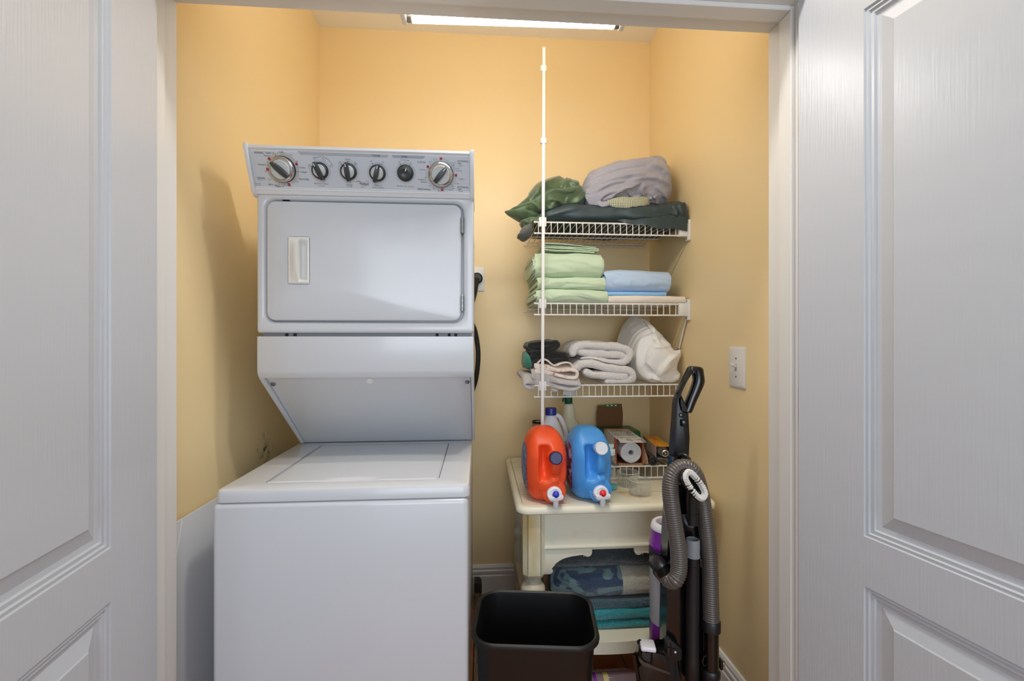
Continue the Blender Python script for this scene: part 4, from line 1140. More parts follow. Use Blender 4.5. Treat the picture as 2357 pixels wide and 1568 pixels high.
o = folded('folded_sheet', 0.514, 0.788, 1.826, 2.14, D2 + 0.0505, D2 + 0.140, M_BLUE, None, 5, 0.008, 0.0025, 0.003, 0.008, 13, 44, 0.004)
press(o, SHEET_FOLDS[3], 1.83)
tag(o, 'thick pale blue folded sheet on the right of the second shelf', 'sheet')

# ------------------------------------------------------------------ towels and bedding on the third shelf
D3 = Z3 + 0.0056
def terry(name, rgb, rgb2=None, s=480, st=0.9, d=0.0016):
    return mat(name, rgb, rough=0.95, bump=(s, st, d), sheen=0.5, spec=0.1, loops=True, vary=(rgb2, 260, 0.3, 0.62) if rgb2 else None)
M_TERRY = terry('light_grey_terry', (238, 233, 229), (218, 213, 210))
def px_path(pts, Y): return [(p.x, p.z) for p in (at(x, y, Y) for x, y in pts)]
def towel(label, bands, Y, t, y1, seed):
    bm = B()
    for k, (pts, dt, dy) in enumerate(bands):
        thick_path('x', px_path(pts, Y), t * dt, Y + dy, y1, None, rnd_f=0.020, seed=seed + k, amp=0.0030, bm=bm)
    o = obj('folded_towel', bm, M_TERRY, None, True, 70)
    tag(o, label, 'towel', 'light grey towels on the third shelf'); return o
tw1 = towel('lower light grey terry towel, folded over, resting on the third wire shelf',
      [([(1330, 846), (1338, 838), (1358, 836), (1380, 842), (1412, 850), (1444, 854), (1458, 863), (1454, 875), (1430, 880), (1400, 882)], 1.0, 0.0), ([(1440, 867), (1400, 866), (1368, 863), (1352, 857)], 1.0, -0.002)], 1.825, 0.0165, 2.12, 3)
tw2 = towel('upper light grey terry towel, loosely rolled, on top of the other grey towel',
      [([(1346, 829), (1385, 833), (1422, 836), (1444, 830), (1452, 817), (1446, 805), (1420, 798), (1380, 796), (1346, 794), (1327, 800), (1320, 812)], 1.0, 0.0), ([(1436, 819), (1400, 815), (1362, 812), (1344, 811), (1336, 807)], 1.08, 0.006)], 1.845, 0.0165, 2.12, 5)
rest_on(tw2, tw1, gap=0.003)
for o_ in (tw1, tw2):
    for v in o_.data.vertices:
        if v.co.z < D3: v.co.z = D3
# black knit pile, teal cloth, printed and woven cloths at the left
M_WOVEN = striped('grey_woven_cotton', (206, 200, 196), (150, 146, 146), 190, 'DIAGONAL')
wv = thick_path('woven_cloth', [(0.300, D3 + 0.006), (0.25, D3 + 0.010), (0.195, D3 + 0.018), (0.176, D3 + 0.030), (0.190, D3 + 0.040), (0.25, D3 + 0.030), (0.32, D3 + 0.018), (0.36, D3 + 0.012), (0.388, D3 + 0.018), (0.392, D3 + 0.030), (0.36, D3 + 0.033), (0.30, D3 + 0.042), (0.24, D3 + 0.052), (0.215, D3 + 0.056)],
                0.0062, 1.758, 2.05, M_WOVEN, rnd_f=0.008, seed=8, amp=0.0012, slide=lambda t: Vector((0, 0, -0.030 * max(0, 1 - t * 5.2) ** 1.2)))
keep_above(wv, Z3 + 0.0062, 0.1, 1.793)
round_pole(wv); keep_above(wv, Z3 + 0.0062, 0.1, 1.7955)
tag(wv, 'grey woven cotton cloth folded and drooping over the left front of the third shelf', 'cloth')
M_FLORAL = mat('cream_cloth_with_coral_print', (230, 216, 204), rough=0.85, bump=(500, 0.2, 0.0006), sheen=0.2, vary=((206, 128, 100), 55, 0.60, 0.70))
fl = thick_path('printed_cloth', [(0.228, D3 + 0.067), (0.27, D3 + 0.062), (0.32, D3 + 0.052), (0.362, D3 + 0.042), (0.384, D3 + 0.046), (0.386, D3 + 0.066), (0.36, D3 + 0.074), (0.31, D3 + 0.072), (0.26, D3 + 0.080), (0.226, D3 + 0.086)],
                0.0062, 1.770, 2.02, M_FLORAL, rnd_f=0.008, seed=9, amp=0.0012, slide=lambda t: Vector((0, 0, -0.016 * max(0, 1 - t * 3.2))))
rest_on(fl, wv); round_pole(fl)
tag(fl, 'cream cloth with a coral floral print, folded on the grey woven cloth', 'cloth')
M_RIB = fabric('ribbed_cream_cotton', (226, 212, 196), 300, 0.4, 0.001)
bm = B()
thick_path('x', px_path([(1246, 855), (1280, 858), (1311, 862)], 1.785), 0.0036, 1.785, 1.98, None, bm=bm, rnd_f=0.005, seed=12, amp=0.001)
thick_path('x', px_path([(1237, 850), (1275, 852.5), (1304, 856), (1316, 852), (1317, 842), (1309, 835), (1294, 836), (1277, 842), (1262, 831), (1250, 828), (1240, 836)], 1.785), 0.0034, 1.783, 1.98, None, bm=bm, rnd_f=0.005, seed=14, amp=0.001)
cr = obj('cream_napkin', bm, M_RIB, None, True, 70)
rest_on(cr, fl); round_pole(cr)
tag(cr, 'plain ribbed cream napkin on top of the printed cloth', 'cloth')
M_BK = fabric('black_knit', (22, 21, 22), 500, 0.5, 0.001, vary=((52, 48, 42), 200, 0.62, 0.72))
g = 'black knit garments piled on the third shelf'
for k, (lab, bands, Y) in enumerate((
        ('lower black knit garment folded behind the cream napkin', [([(1232, 833), (1262, 831), (1300, 832), (1306, 826), (1290, 820), (1250, 819), (1226, 822)], 0.011)], 1.815),
        ('upper black knit garment with an open sleeve, on top of the pile', [([(1300, 815), (1262, 811), (1228, 811)], 0.010), ([(1230, 803), (1219, 795), (1240, 790), (1262, 788.5), (1280, 788), (1286, 797), (1272, 804), (1248, 804)], 0.0085), ([(1234, 797), (1255, 799), (1276, 795)], 0.010)], 1.812))):
    bm = B()
    for q, (pts, t) in enumerate(bands):
        thick_path('x', px_path(pts, Y), t, Y, 2.02, None, rnd_f=0.012, seed=20 + 3 * k + q, amp=0.003, bm=bm)
    o = obj('black_garment', bm, M_BK, None, True, 70); tag(o, lab, 'garment', g)
tl = blob('teal_cloth', [(0.186, 1.84, 1.96, D3 + 0.064, D3 + 0.09), (0.189, 1.81, 2.0, D3 + 0.062, D3 + 0.122), (0.198, 1.805, 2.03, D3 + 0.060, D3 + 0.130), (0.208, 1.815, 2.04, D3 + 0.060, D3 + 0.110), (0.218, 1.84, 2.02, D3 + 0.062, D3 + 0.085), (0.222, 1.87, 1.99, D3 + 0.066, D3 + 0.078)],
          fabric('teal_green_cotton', (38, 132, 104), 600, 0.3, 0.001), None, 30, 36, lambda p, n: n * (0.003 * nz(p, 30, 2)), 2.6, 4)
tag(tl, 'teal green cloth squeezed under the black garments at the left', 'cloth')
# the white duvet, rolled up and wedged in the right corner
M_DUVET = fabric('white_cotton_duvet', (240, 237, 232), 160, 0.15, 0.001)
A0, A1 = Vector((0.685, 2.10, 1.235)), Vector((0.755, 1.85, 1.165))
def duvet():
    bm = B(); rows = []
    NL, NR = 110, 220
    ax = (A1 - A0)
    for k in range(NL + 1):
        t = k / NL
        c = A0.lerp(A1, t)
        x0 = 0.640 + (0.655 - 0.640) * t; x1 = 0.820 + (0.838 - 0.820) * min(1, t * 1.5)
        zb_ = D3; ztop = 1.352 - 0.012 * t - 0.06 * t * t
        e = 1.0
        if t > 0.9: e = sqrt(max(0.02, 1 - ((t - 0.9) / 0.1) ** 2)) * 0.42 + 0.58
        if t < 0.06: e = 0.7 + 0.3 * t / 0.06
        row = []
        for q in range(NR):
            a = 2 * pi * q / NR; ca, sa = cos(a), sin(a)
            cx, cz = (x0 + x1) / 2, (zb_ + ztop) / 2
            # slanted: the top leans to the left, the shoulder falls to the right
            px = cx + (x1 - x0) / 2 * e * math.copysign(abs(ca) ** 0.75, ca)
            pz_ = cz + (ztop - zb_) / 2 * e * math.copysign(abs(sa) ** 0.78, sa)
            if pz_ > cz: 
                f = (pz_ - cz) / ((ztop - zb_) / 2)
                px -= 0.045 * f * (0.3 + 0.7 * t) if ca > 0 else -0.02 * f
                if ca > -0.2: pz_ -= 0.070 * max(0, (px - cx + 0.03) / (x1 - x0) * 2) * f * (0.5 + 0.5 * t)
            row.append(bm.verts.new((px, c.y, pz_)))
        rows.append(row)
    grid_faces(bm, rows, wrap_u=True)
    # rounded front end closed in rings, then the folds of the roll pressed into it
    cen = sum((v.co for v in rows[-1]), Vector()) / NR + Vector((0.0, -0.030, 0.0)); prev = rows[-1]
    for s_i in range(1, 46):
        f = 1 - s_i / 46
        ring = []
        for q, v0 in enumerate(rows[-1]):
            p = cen.lerp(v0.co, f); p.y = v0.co.y - 0.030 * sqrt(max(0, 1 - f * f)) 
            ring.append(bm.verts.new(p))
        for q in range(NR): bm.faces.new((prev[q], prev[(q + 1) % NR], ring[(q + 1) % NR], ring[q]))
        prev = ring
    bm.faces.new(prev); bm.faces.new(rows[0][::-1])
    bm.normal_update()
    for v in bm.verts:
        p = v.co; q = warp(p, 7, 0.04, 3)
        v.co += v.normal * (0.008 * nz(q, 9, 2) + 0.002 * nz(q, 30, 6))
    creases(bm, [([(1562, 783), (1568, 790), (1556, 812), (1540, 827), (1521, 850), (1510, 862), (1488, 872)], 0.05, 0.022), ([(1578, 788), (1584, 799), (1579, 815), (1569, 842), (1546, 866), (1528, 874)], 0.035, 0.020), ([(1580, 816), (1566, 813), (1554, 812)], 0.03, 0.012),
                 ([(1488, 874), (1503, 869), (1528, 875), (1560, 870), (1574, 862)], 0.025, 0.014), ([(1515, 860), (1530, 848), (1540, 840)], 0.02, 0.007), ([(1550, 874), (1556, 866), (1570, 862)], 0.02, 0.008), ([(1486, 832), (1500, 846), (1506, 856)], 0.03, 0.006), ([(1530, 880), (1520, 872), (1500, 868)], 0.015, 0.008),
                 ([(1462, 801), (1490, 781), (1520, 766), (1541, 757)], 0.008, 0.003), ([(1467, 807), (1494, 787), (1524, 772), (1546, 763)], 0.008, 0.003), ([(1500, 800), (1530, 800), (1550, 790)], 0.03, 0.005), ([(1475, 850), (1490, 830), (1500, 810)], 0.03, 0.005)], 1.85)
    for v in bm.verts:
        if v.co.z < D3: v.co.z = D3
        if v.co.x > 0.838: v.co.x = 0.838
        if v.co.z > Z2 - 0.012: v.co.z = Z2 - 0.012
    return bm
dv = obj('rolled_duvet', duvet(), M_DUVET, None, True, 80)
tag(dv, 'rolled white duvet wedged in the right corner of the third shelf', 'duvet')

# ------------------------------------------------------------------ cream cottage side table
def worn_paint():
    m = mat('worn_cream_paint', (228, 222, 200), rough=0.42, bump=(40, 0.06, 0.002), vary=((206, 180, 120), 6.5, 0.60, 0.80))
    return m
M_TAB = worn_paint()
M_GLAZE = mat('brown_glaze_line', (128, 118, 92), rough=0.6)
TZ = 0.668
tbx0, tbx1, tby0, tby1 = 0.128, 0.836, 1.530, 2.215
tab = thing('side_table', 'cream painted cottage side table with scalloped apron in the right corner', 'table', (0.47, 1.87, 0))
bm = B(); n = None; rows = []
for d, z in ((0.006, TZ - 0.026), (0.001, TZ - 0.022), (0.0, TZ - 0.014), (0.003, TZ - 0.006), (0.009, TZ - 0.0015), (0.016, TZ), (0.022, TZ), (0.0232, TZ - 0.002), (0.0246, TZ - 0.002), (0.026, TZ)):
    rows.append([bm.verts.new((x, y, z)) for x, y in rrect(tbx0 + d, tbx1 - d, tby0 + d, tby1 - d, 0.045 - d * 0.6, 8)])
grid_faces(bm, rows, wrap_u=True); bm.faces.new(rows[0][::-1])
# planked top: three boards with shallow joints
bm.faces.new(rows[-1])
tt = obj('table_top', bm, M_TAB, tab, True, 35)
for y in (1.665, 2.03):
    bm = B(); box(bm, tbx0 + 0.03, tbx1 - 0.03, y - 0.0008, y + 0.0008, TZ - 0.0006, TZ + 0.00015); obj('board_joint', bm, M_GLAZE, tt)
bm = B(); 
oo = rrect(tbx0 + 0.0228, tbx1 - 0.0228, tby0 + 0.0228, tby1 - 0.0228, 0.0313, 8); tube(bm, [(x, y, TZ - 0.0012) for x, y in oo], 0.0009, 4, closed=True); obj('edge_groove', bm, M_GLAZE, tt)
M_LEG = mat('stained_cream_paint', (226, 220, 196), rough=0.42, bump=(40, 0.06, 0.002), vary=((196, 160, 78), 7, 0.48, 0.80), stretch=(1.4, 1.4, 0.45))
# front legs: square with chamfered fluted corners, turned foot; rear legs: turned balusters
def front_leg(x0, x1, y0):
    w = x1 - x0; y1 = y0 + w
    bm = B(); c = 0.016; f = 0.004
    poly = [(x0 + c, y0), (x1 - c, y0), (x1 - c + f, y0 + f * 1.2), (x1 - f, y0 + c - f), (x1, y0 + c), (x1, y1 - c), (x1 - c, y1), (x0 + c, y1), (x0, y1 - c), (x0, y0 + c), (x0 + f, y0 + c - f), (x0 + c - f, y0 + f * 1.2)]
    prism(bm, poly, 'z', 0.425, TZ - 0.026)
    lo = [bm.verts.new(((x - (x0 + x1) / 2) * 0.80 + (x0 + x1) / 2, (y - (y0 + y1) / 2) * 0.80 + (y0 + y1) / 2, 0.410)) for x, y in poly]
    hi = [bm.verts.new((x, y, 0.4249)) for x, y in poly]
    for k in range(len(poly)): bm.faces.new((lo[k], lo[(k + 1) % len(poly)], hi[(k + 1) % len(poly)], hi[k]))
    bm.faces.new(lo)
    l = obj('leg', bm, M_LEG, tab, True, 20)
    bm = B(); r = w / 2
    lathe(bm, [(r * 0.72, 0.412), (r * 0.74, 0.405), (r * 0.70, 0.398), (r * 0.76, 0.392), (r * 0.74, 0.388), (r * 0.95, 0.380), (r * 1.1, 0.370), (r * 1.12, 0.360), (r * 1.0, 0.350), (r * 0.72, 0.343), (r * 0.66, 0.335), (r * 0.80, 0.325), (r * 0.78, 0.30), (r * 0.62, 0.245), (r * 0.9, 0.235), (r * 0.9, 0.14), (r * 0.6, 0.12), (r * 0.85, 0.09), (r * 0.8, 0.05), (r * 0.5, 0.015), (r * 0.5, 0.0)], ((x0 + x1) / 2, (y0 + y1) / 2, 0), (0, 0, 1), 32)
    obj('turned_foot', bm, M_TAB, l, True, 40)
    for x in (x0 + c, x1 - c):
        bm = B(); tube(bm, [(x, y0 - 0.0002, 0.43), (x, y0 - 0.0002, TZ - 0.028)], 0.0011, 4); obj('glaze_line', bm, M_GLAZE, l)
LW = 0.076
front_leg(0.153, 0.153 + LW, 1.556); front_leg(0.793 - LW, 0.793, 1.556)
for cx in (0.196, 0.752):
    bm = B(); r = 0.030
    lathe(bm, [(r * .8, TZ - .026), (r * .8, .62), (r * .95, .612), (r * .7, .600), (r * 1.1, .585), (r * 1.25, .568), (r * 1.1, .548), (r * .8, .535), (r * 1.1, .520), (r * 1.05, .510), (r * .98, .505), (r * .8, .40), (r * .62, .345), (r * .95, .335), (r * 1.1, .322), (r * .9, .305), (r * .7, .29), (r * .95, .25), (r * .95, .14), (r * .6, .12), (r * .8, .09), (r * .5, .015), (r * .5, 0)], (cx, 2.165, 0), (0, 0, 1), 28)
    obj('leg', bm, M_TAB, tab, True, 40)
# apron with bead and scalloped brackets
AX0, AX1, AY = 0.153 + LW - 0.004, 0.793 - LW + 0.004, 1.578
bm = B(); box(bm, AX0, AX1, AY, AY + 0.018, 0.500, TZ - 0.026); ap_ = obj('apron', bm, M_TAB, tab)
bm = B(); tube(bm, [(AX0, AY - 0.001, 0.5115), (AX1, AY - 0.001, 0.5115)], 0.0075, 12, sq=(1, 0.9)); obj('bead', bm, M_TAB, ap_)
def bracket(x0, s):
    P = [(0, 0.506), (0.172, 0.506), (0.172, 0.489)]
    for k in range(9):
        a = pi * k / 8; P.append((0.157 + 0.015 * cos(a), 0.487 - 0.014 * sin(a) if 0 < k < 8 else 0.487))
    for k in range(9):
        t = k / 8; a = radians(90 * t); P.append((0.142 - 0.107 * sin(a), 0.480 - 0.040 * (1 - cos(a))))
    for k in range(7):
        a = radians(70 - 160 * k / 6); P.append((0.020 + 0.014 * cos(a), 0.428 + 0.011 * sin(a)))
    P.append((0, 0.418))
    bm = B(); prism(bm, [(x0 + s * x, z) for x, z in P], 'y', AY + 0.002, AY + 0.018, 0.0015); obj('scalloped_bracket', bm, M_TAB, ap_, True, 30)
bracket(AX0, 1); bracket(AX1, -1)
for x in (0.168, 0.762):
    bm = B(); box(bm, x, x + 0.016, 1.63, 2.14, 0.50, TZ - 0.026); obj('side_apron', bm, M_TAB, tab)
bm = B(); box(bm, 0.22, 0.73, 2.155, 2.171, 0.50, TZ - 0.026); obj('back_apron', bm, M_TAB, tab)
# bow-fronted lower shelf
bm = B()
pl_ = [(0.175, 2.18), (0.175, 1.60)] + [(0.175 + 0.596 * k / 16, 1.60 - 0.052 * sin(pi * k / 16) ** 0.8) for k in range(1, 16)] + [(0.771, 1.60), (0.771, 2.18)]
prism(bm, pl_, 'z', 0.150, 0.192, 0.006); obj('lower_shelf', bm, M_TAB, tab, True, 30)

# ------------------------------------------------------------------ towels on the lower shelf
M_TEALT = terry('teal_terry', (24, 168, 176), (12, 124, 134), 330, 1.0, 0.003)
M_DTEAL = terry('dark_teal_terry', (54, 104, 118), (30, 62, 76), 330, 1.0, 0.003)
M_DGREY = terry('dark_slate_terry', (66, 64, 62), (36, 52, 58), 330, 1.0, 0.003)
def floral_terry():
    m = terry('blue_grey_patterned_terry', (96, 122, 126), None, 330, 1.0, 0.003)
    nt = m.node_tree; b = nt.nodes['Principled BSDF']
    t = nt.nodes.new('ShaderNodeTexCoord')
    w = nt.nodes.new('ShaderNodeTexNoise'); w.inputs['Scale'].default_value = 7; w.inputs['Distortion'].default_value = 3.5; w.inputs['Detail'].default_value = 1
    nt.links.new(t.outputs['Object'], w.inputs['Vector'])
    r = nt.nodes.new('ShaderNodeMapRange'); r.inputs['From Min'].default_value = 0.46; r.inputs['From Max'].default_value = 0.53
    nt.links.new(w.outputs['Fac'], r.inputs['Value'])
    mx = nt.nodes.new('ShaderNodeMix'); mx.data_type = 'RGBA'; mx.inputs[6].default_value = lin((34, 60, 92)); mx.inputs[7].default_value = lin((104, 136, 140))
    nt.links.new(r.outputs['Result'], mx.inputs[0])
    # woven pale border on the right
    sp = nt.nodes.new('ShaderNodeSeparateXYZ'); nt.links.new(t.outputs['Object'], sp.inputs[0])
    g_ = nt.nodes.new('ShaderNodeMath'); g_.operation = 'GREATER_THAN'; g_.inputs[1].default_value = 0.520; nt.links.new(sp.outputs['X'], g_.inputs[0])
    m2 = nt.nodes.new('ShaderNodeMix'); m2.data_type = 'RGBA'; nt.links.new(mx.outputs[2], m2.inputs[6]); m2.inputs[7].default_value = lin((192, 188, 172))
    nt.links.new(g_.outputs[0], m2.inputs[0]); nt.links.new(m2.outputs[2], b.inputs['Base Color'])
    return m
M_PATT = floral_terry()
g = 'folded towels on the lower shelf of the cream table'
prev_towel = None
for lab, z0, z1, y0, mm, x0, x1, sd in (
        ('lowest teal terry towel on the lower table shelf', 0.193, 0.226, 1.612, M_TEALT, 0.270, 0.700, 31),
        ('upper teal terry towel, directly under the dark teal one', 0.227, 0.268, 1.606, M_TEALT, 0.266, 0.702, 32),
        ('thin dark teal towel between the teal and the patterned towels', 0.269, 0.293, 1.610, M_DTEAL, 0.264, 0.700, 33),
        ('blue towel with leaf pattern and pale border, on the teal towels', 0.294, 0.398, 1.616, M_PATT, 0.258, 0.704, 34),
        ('dark slate towel at the top of the stack under the table', 0.399, 0.462, 1.640, M_DGREY, 0.262, 0.704, 35)):
    o = folded('folded_towel', x0, x1, y0, 2.02, z0, z1, mm, None, 3, 0.010, 0.002, 0.004, 0.004, sd, 40, 0.003)
    if prev_towel is not None: rest_on(o, prev_towel)
    prev_towel = o
    tag(o, lab, 'towel', g)
bm = B(); prism(bm, [(1.60, 0.193), (1.625, 0.193), (1.70, 0.41), (1.68, 0.415)], 'x', 0.236, 0.254, 0.001)
tag(obj('cardboard_piece', bm, mat('brown_cardboard', (140, 106, 70), rough=0.8, bump=(120, 0.15, 0.001)), None), 'brown cardboard piece wedged left of the towels under the table', 'cardboard')

# ------------------------------------------------------------------ detergent jugs
def jug(label, cx, rgb, cap_rgb, btn_rgb, lab_rgb, tint, capz):
    y0, y1, z0, z1, hw = 1.548, 1.772, TZ + 0.0005, TZ + 0.249, 0.0775
    m = mat('jug_plastic_' + tint, rgb, rough=0.36, spec=0.45, subsurf=0.15)
    t = thing('detergent_jug', label, 'detergent jug', (cx, 1.66, TZ), 'big detergent jugs with taps on the table')
    NU, NV = 120, 110
    def body(a, b, off=0.0):
        """a around (0 = front, pi/2 = right side), b from bottom 0 to top 1"""
        phi = pi * (b - 0.5)
        cb, sb = cos(phi), sin(phi)
        zz = math.copysign(abs(sb) ** (0.80 if sb > 0 else 0.70), sb)
        f = (zz + 1) / 2
        ex_ = 0.66 if sb > 0 else 0.40
        rb = abs(cb) ** ex_
        hh = (z1 - z0) / 2
        z = (z0 + z1) / 2 + hh * zz
        wx = hw * (0.97 + 0.05 * sin(pi * min(1, f * 1.15)) - 0.04 * max(0, f - 0.72) / 0.28)
        sx = sin(a); cx_ = cos(a)
        x = cx + wx * rb * math.copysign(abs(sx) ** 0.72, sx)
        y = (y0 + y1) / 2 - (y1 - y0) / 2 * rb * math.copysign(abs(cx_) ** 0.72, cx_)
        # carve the front: a deep hollow left of the upright handle, a shallow one right of it, a boss for the tap
        if cx_ > 0:
            fr = min(1, cx_ * 1.7)
            lx = (x - cx) / hw
            env = max(0, 1 - abs((f - 0.565) / 0.245) ** 3)
            q = (lx + 0.14) / (0.27 - 0.10 * max(0, 0.5 - f))
            if abs(q) < 1: y += fr * 0.048 * env * (1 - q * q) ** 0.75
            e2 = max(0, 1 - abs((f - 0.44) / 0.13) ** 3)
            q = (lx - 0.66) / 0.17
            if abs(q) < 1: y += fr * 0.012 * e2 * (1 - q * q)
            q = (lx - 0.32) / 0.20
            if abs(q) < 1: y -= fr * 0.006 * max(0, 1 - abs((f - 0.55) / 0.26) ** 4) * (1 - q ** 4)
            y += cx_ * cx_ * 0.045 * max(0, (f - 0.62) / 0.38) ** 1.5 * rb
            rr = hypot((lx - 0.25) * hw, (z - (z0 + 0.047))) / 0.050
            if rr < 1: y -= fr * 0.007 * (1 - rr ** 8)
            elif rr < 1.25: y += fr * 0.003 * (1 - abs(rr - 1.12) / 0.13)
            y += fr * 0.014 * math.exp(-((f - 0.405) / 0.03) ** 2) * max(0, 1 - abs(lx - 0.28) / 0.45)
        return Vector((x, y, z))
    def point(a, b): return body(a, b)
    bm = B(); rows = []
    for i in range(1, NV):
        b = 0.5 - 0.5 * cos(pi * i / NV)
        rows.append([bm.verts.new(point(2 * pi * k / NU, b)) for k in range(NU)])
    grid_faces(bm, rows, wrap_u=True); bm.faces.new(rows[0]); bm.faces.new(rows[-1][::-1])
    for v in bm.verts:
        if v.co.z < z0: v.co.z = z0
    bd = obj('body', bm, m, t, True, 75)
    # oval label on the left cheek, with a few lines of print
    bm = B(); rows = []
    for i in range(25):
        fb = -1 + 2 * i / 24; row = []
        for k in range(15):
            fa = -1 + 2 * k / 14
            s = sqrt(max(0.0, 1 - fb ** 4))
            a = 3 * pi / 2 + 0.05 + 0.50 * fa * s; b = 0.46 + 0.20 * fb
            p = point(a, b); pa_ = point(a + 0.02, b); pb_ = point(a, b + 0.01)
            nrm = (pa_ - p).cross(pb_ - p); nrm.normalize()
            if nrm.x > 0: nrm = -nrm
            row.append(bm.verts.new(p + nrm * 0.0009))
        rows.append(row)
    grid_faces(bm, rows)
    obj('label', bm, mat('label_' + tint, lab_rgb, rough=0.35, vary=((150, 170, 205), 60, 0.5, 0.62)), bd, True, 80)
    # filler cap at the head of the handle
    xc = cx + 0.0235; zc = z0 + capz; a_ = Vector((0, -0.985, 0.17)).normalized()
    ysurf = min(v.co.y for v in bd.data.vertices if abs(v.co.x - xc) < 0.008 and abs(v.co.z - zc) < 0.010)
    po = Vector((xc, ysurf - 0.004, zc))
    bm = B(); lathe(bm, [(0.0220, -0.012), (0.0222, 0.010), (0.0210, 0.0128), (0.0185, 0.0135), (0.018, 0.0128)], po, a_, 40)
    cp_ = obj('cap', bm, mat('cap_' + tint, cap_rgb, rough=0.35), t)
    bm = B(); lathe(bm, [(0.0265, -0.045), (0.0245, -0.014), (0.0215, -0.010)], po, a_, 32); obj('neck', bm, m, bd)
    # tap
    M_TAPW = mat('tap_white_plastic', (232, 232, 236), rough=0.3)
    tz = z0 + 0.040; tx = cx + 0.0195; ty = 1.5445
    bm = B(); lathe(bm, [(0.041, -0.02), (0.041, -0.003), (0.038, 0.0), (0.032, 0.0005)], (tx, ty + 0.004, z0 + 0.0455), (0, -1, 0.0), 40); obj('tap_boss', bm, m, bd)
    tap = None
    bm = B(); lathe(bm, [(0.026, -0.006), (0.026, 0.005), (0.024, 0.008), (0.020, 0.009), (0.019, 0.006)], (tx, ty - 0.003, tz), (0, -1, 0.05), 36); tap = obj('tap', bm, M_TAPW, t)
    bm = B(); lathe(bm, [(0.0095, 0), (0.0092, 0.032), (0.0078, 0.034)], (tx + 0.002, ty - 0.020, tz - 0.005), (0, 0, -1), 20); obj('spout', bm, M_TAPW, tap)
    bm = B(); lathe(bm, [(0.013, -0.01), (0.013, 0.012), (0.0115, 0.014)], (tx, ty - 0.009, tz), (0, -1, 0), 24); obj('valve', bm, M_TAPW, tap)
    bm = B(); prism(bm, [(tx - 0.025, tz + 0.001), (tx + 0.026, tz + 0.002), (tx + 0.024, tz - 0.008), (tx + 0.012, tz - 0.012), (tx - 0.010, tz - 0.012), (tx - 0.022, tz - 0.008)], 'y', ty - 0.034, ty - 0.012, 0.001); obj('tap_flange', bm, M_TAPW, tap)
    bm = B(); lathe(bm, [(0.0115, -0.004), (0.0115, 0.005), (0.0100, 0.0105), (0.006, 0.0135), (0.001, 0.0145)], (tx + 0.001, ty - 0.024, tz + 0.003), Vector((0, -0.55, 0.83)), 24)
    obj('push_button', bm, mat('button_' + tint, btn_rgb, rough=0.3), tap)
    # moulded line of print on the right / left front cheek
    bm = B()
    s = -1 if tint == 'orange' else 1
    for k in range(9):
        a = s * 0.98; b = 0.33 + 0.020 * k + (0.05 if s > 0 else 0)
        p = point(a, b); q_ = point(a + 0.02 * s, b + 0.006)
        tube(bm, [p + Vector((0, -0.0006, 0)), q_ + Vector((0, -0.0006, 0))], 0.0008, 4)
    pr = obj('printed_code', bm, M_INK, bd); pr['kind'] = 'stuff'
    return t
jug('big orange detergent jug with a navy cap and a tap with blue button', 0.238, (240, 84, 36), (32, 28, 84), (40, 60, 190), (96, 110, 150), 'orange', 0.163)
jug('big blue detergent jug with a white cap and a tap with red button', 0.398, (74, 152, 222), (226, 226, 230), (220, 40, 48), (104, 40, 78), 'blue', 0.190)

# ------------------------------------------------------------------ bottles and cups
D4 = Z4 + 0.0045
bl = thing('bleach_bottle', 'white bleach bottle with a royal blue cap behind the detergent jugs', 'bottle', (0.305, 1.90, D4))
M_HDPE = mat('white_hdpe', (226, 228, 234), rough=0.35, subsurf=0.1)
bx, by = 0.302, 1.900
bm = B(); lathe(bm, [(0.050, 0), (0.056, 0.006), (0.057, 0.08), (0.055, 0.105), (0.048, 0.128), (0.038, 0.152), (0.029, 0.172), (0.022, 0.186), (0.0185, 0.194), (0.0185, 0.20)], (bx, by, D4), (0, 0, 1), 40, 1.0, 0.8); bb_ = obj('body', bm, M_HDPE, bl)
bm = B(); lathe(bm, [(0.0235, 0.193), (0.0235, 0.219), (0.0225, 0.222), (0.019, 0.2225)], (bx, by, D4), (0, 0, 1), 36); obj('cap', bm, mat('royal_blue_cap', (24, 42, 140), rough=0.35), bl)
bm = B(); tube(bm, catmull([(bx + 0.018, by, D4 + 0.192), (bx + 0.034, by, D4 + 0.187), (bx + 0.048, by, D4 + 0.165), (bx + 0.060, by, D4 + 0.135), (bx + 0.064, by, D4 + 0.10), (bx + 0.052, by, D4 + 0.085)], 6), 0.0095, 12, sq=(1, 0.9)); obj('handle', bm, M_HDPE, bb_)
sp = thing('spray_bottle', 'cloudy spray bottle with a green collar and white trigger, behind the bleach', 'spray bottle', (0.408, 2.06, D4))
sx, sy = 0.410, 2.06
M_CLOUD = mat('cloudy_plastic', (232, 228, 204), rough=0.35, trans=0.08, ior=1.3, subsurf=0.2)
bm = B(); lathe(bm, [(0.040, 0), (0.044, 0.005), (0.044, 0.075), (0.042, 0.080), (0.042, 0.102), (0.046, 0.108), (0.047, 0.122), (0.043, 0.134), (0.034, 0.146), (0.0285, 0.156), (0.0265, 0.166), (0.0275, 0.174), (0.0255, 0.182), (0.0262, 0.190), (0.0240, 0.199), (0.0245, 0.207), (0.022, 0.214), (0.016, 0.219)], (sx, sy, D4), (0, 0, 1), 40); obj('body', bm, M_CLOUD, sp, True, 60)
bm = B(); lathe(bm, [(0.017, 0.216), (0.0185, 0.219), (0.0185, 0.244), (0.016, 0.247)], (sx - 0.002, sy, D4), (0, 0, 1), 28); obj('collar', bm, mat('green_collar', (8, 84, 56), rough=0.35), sp)
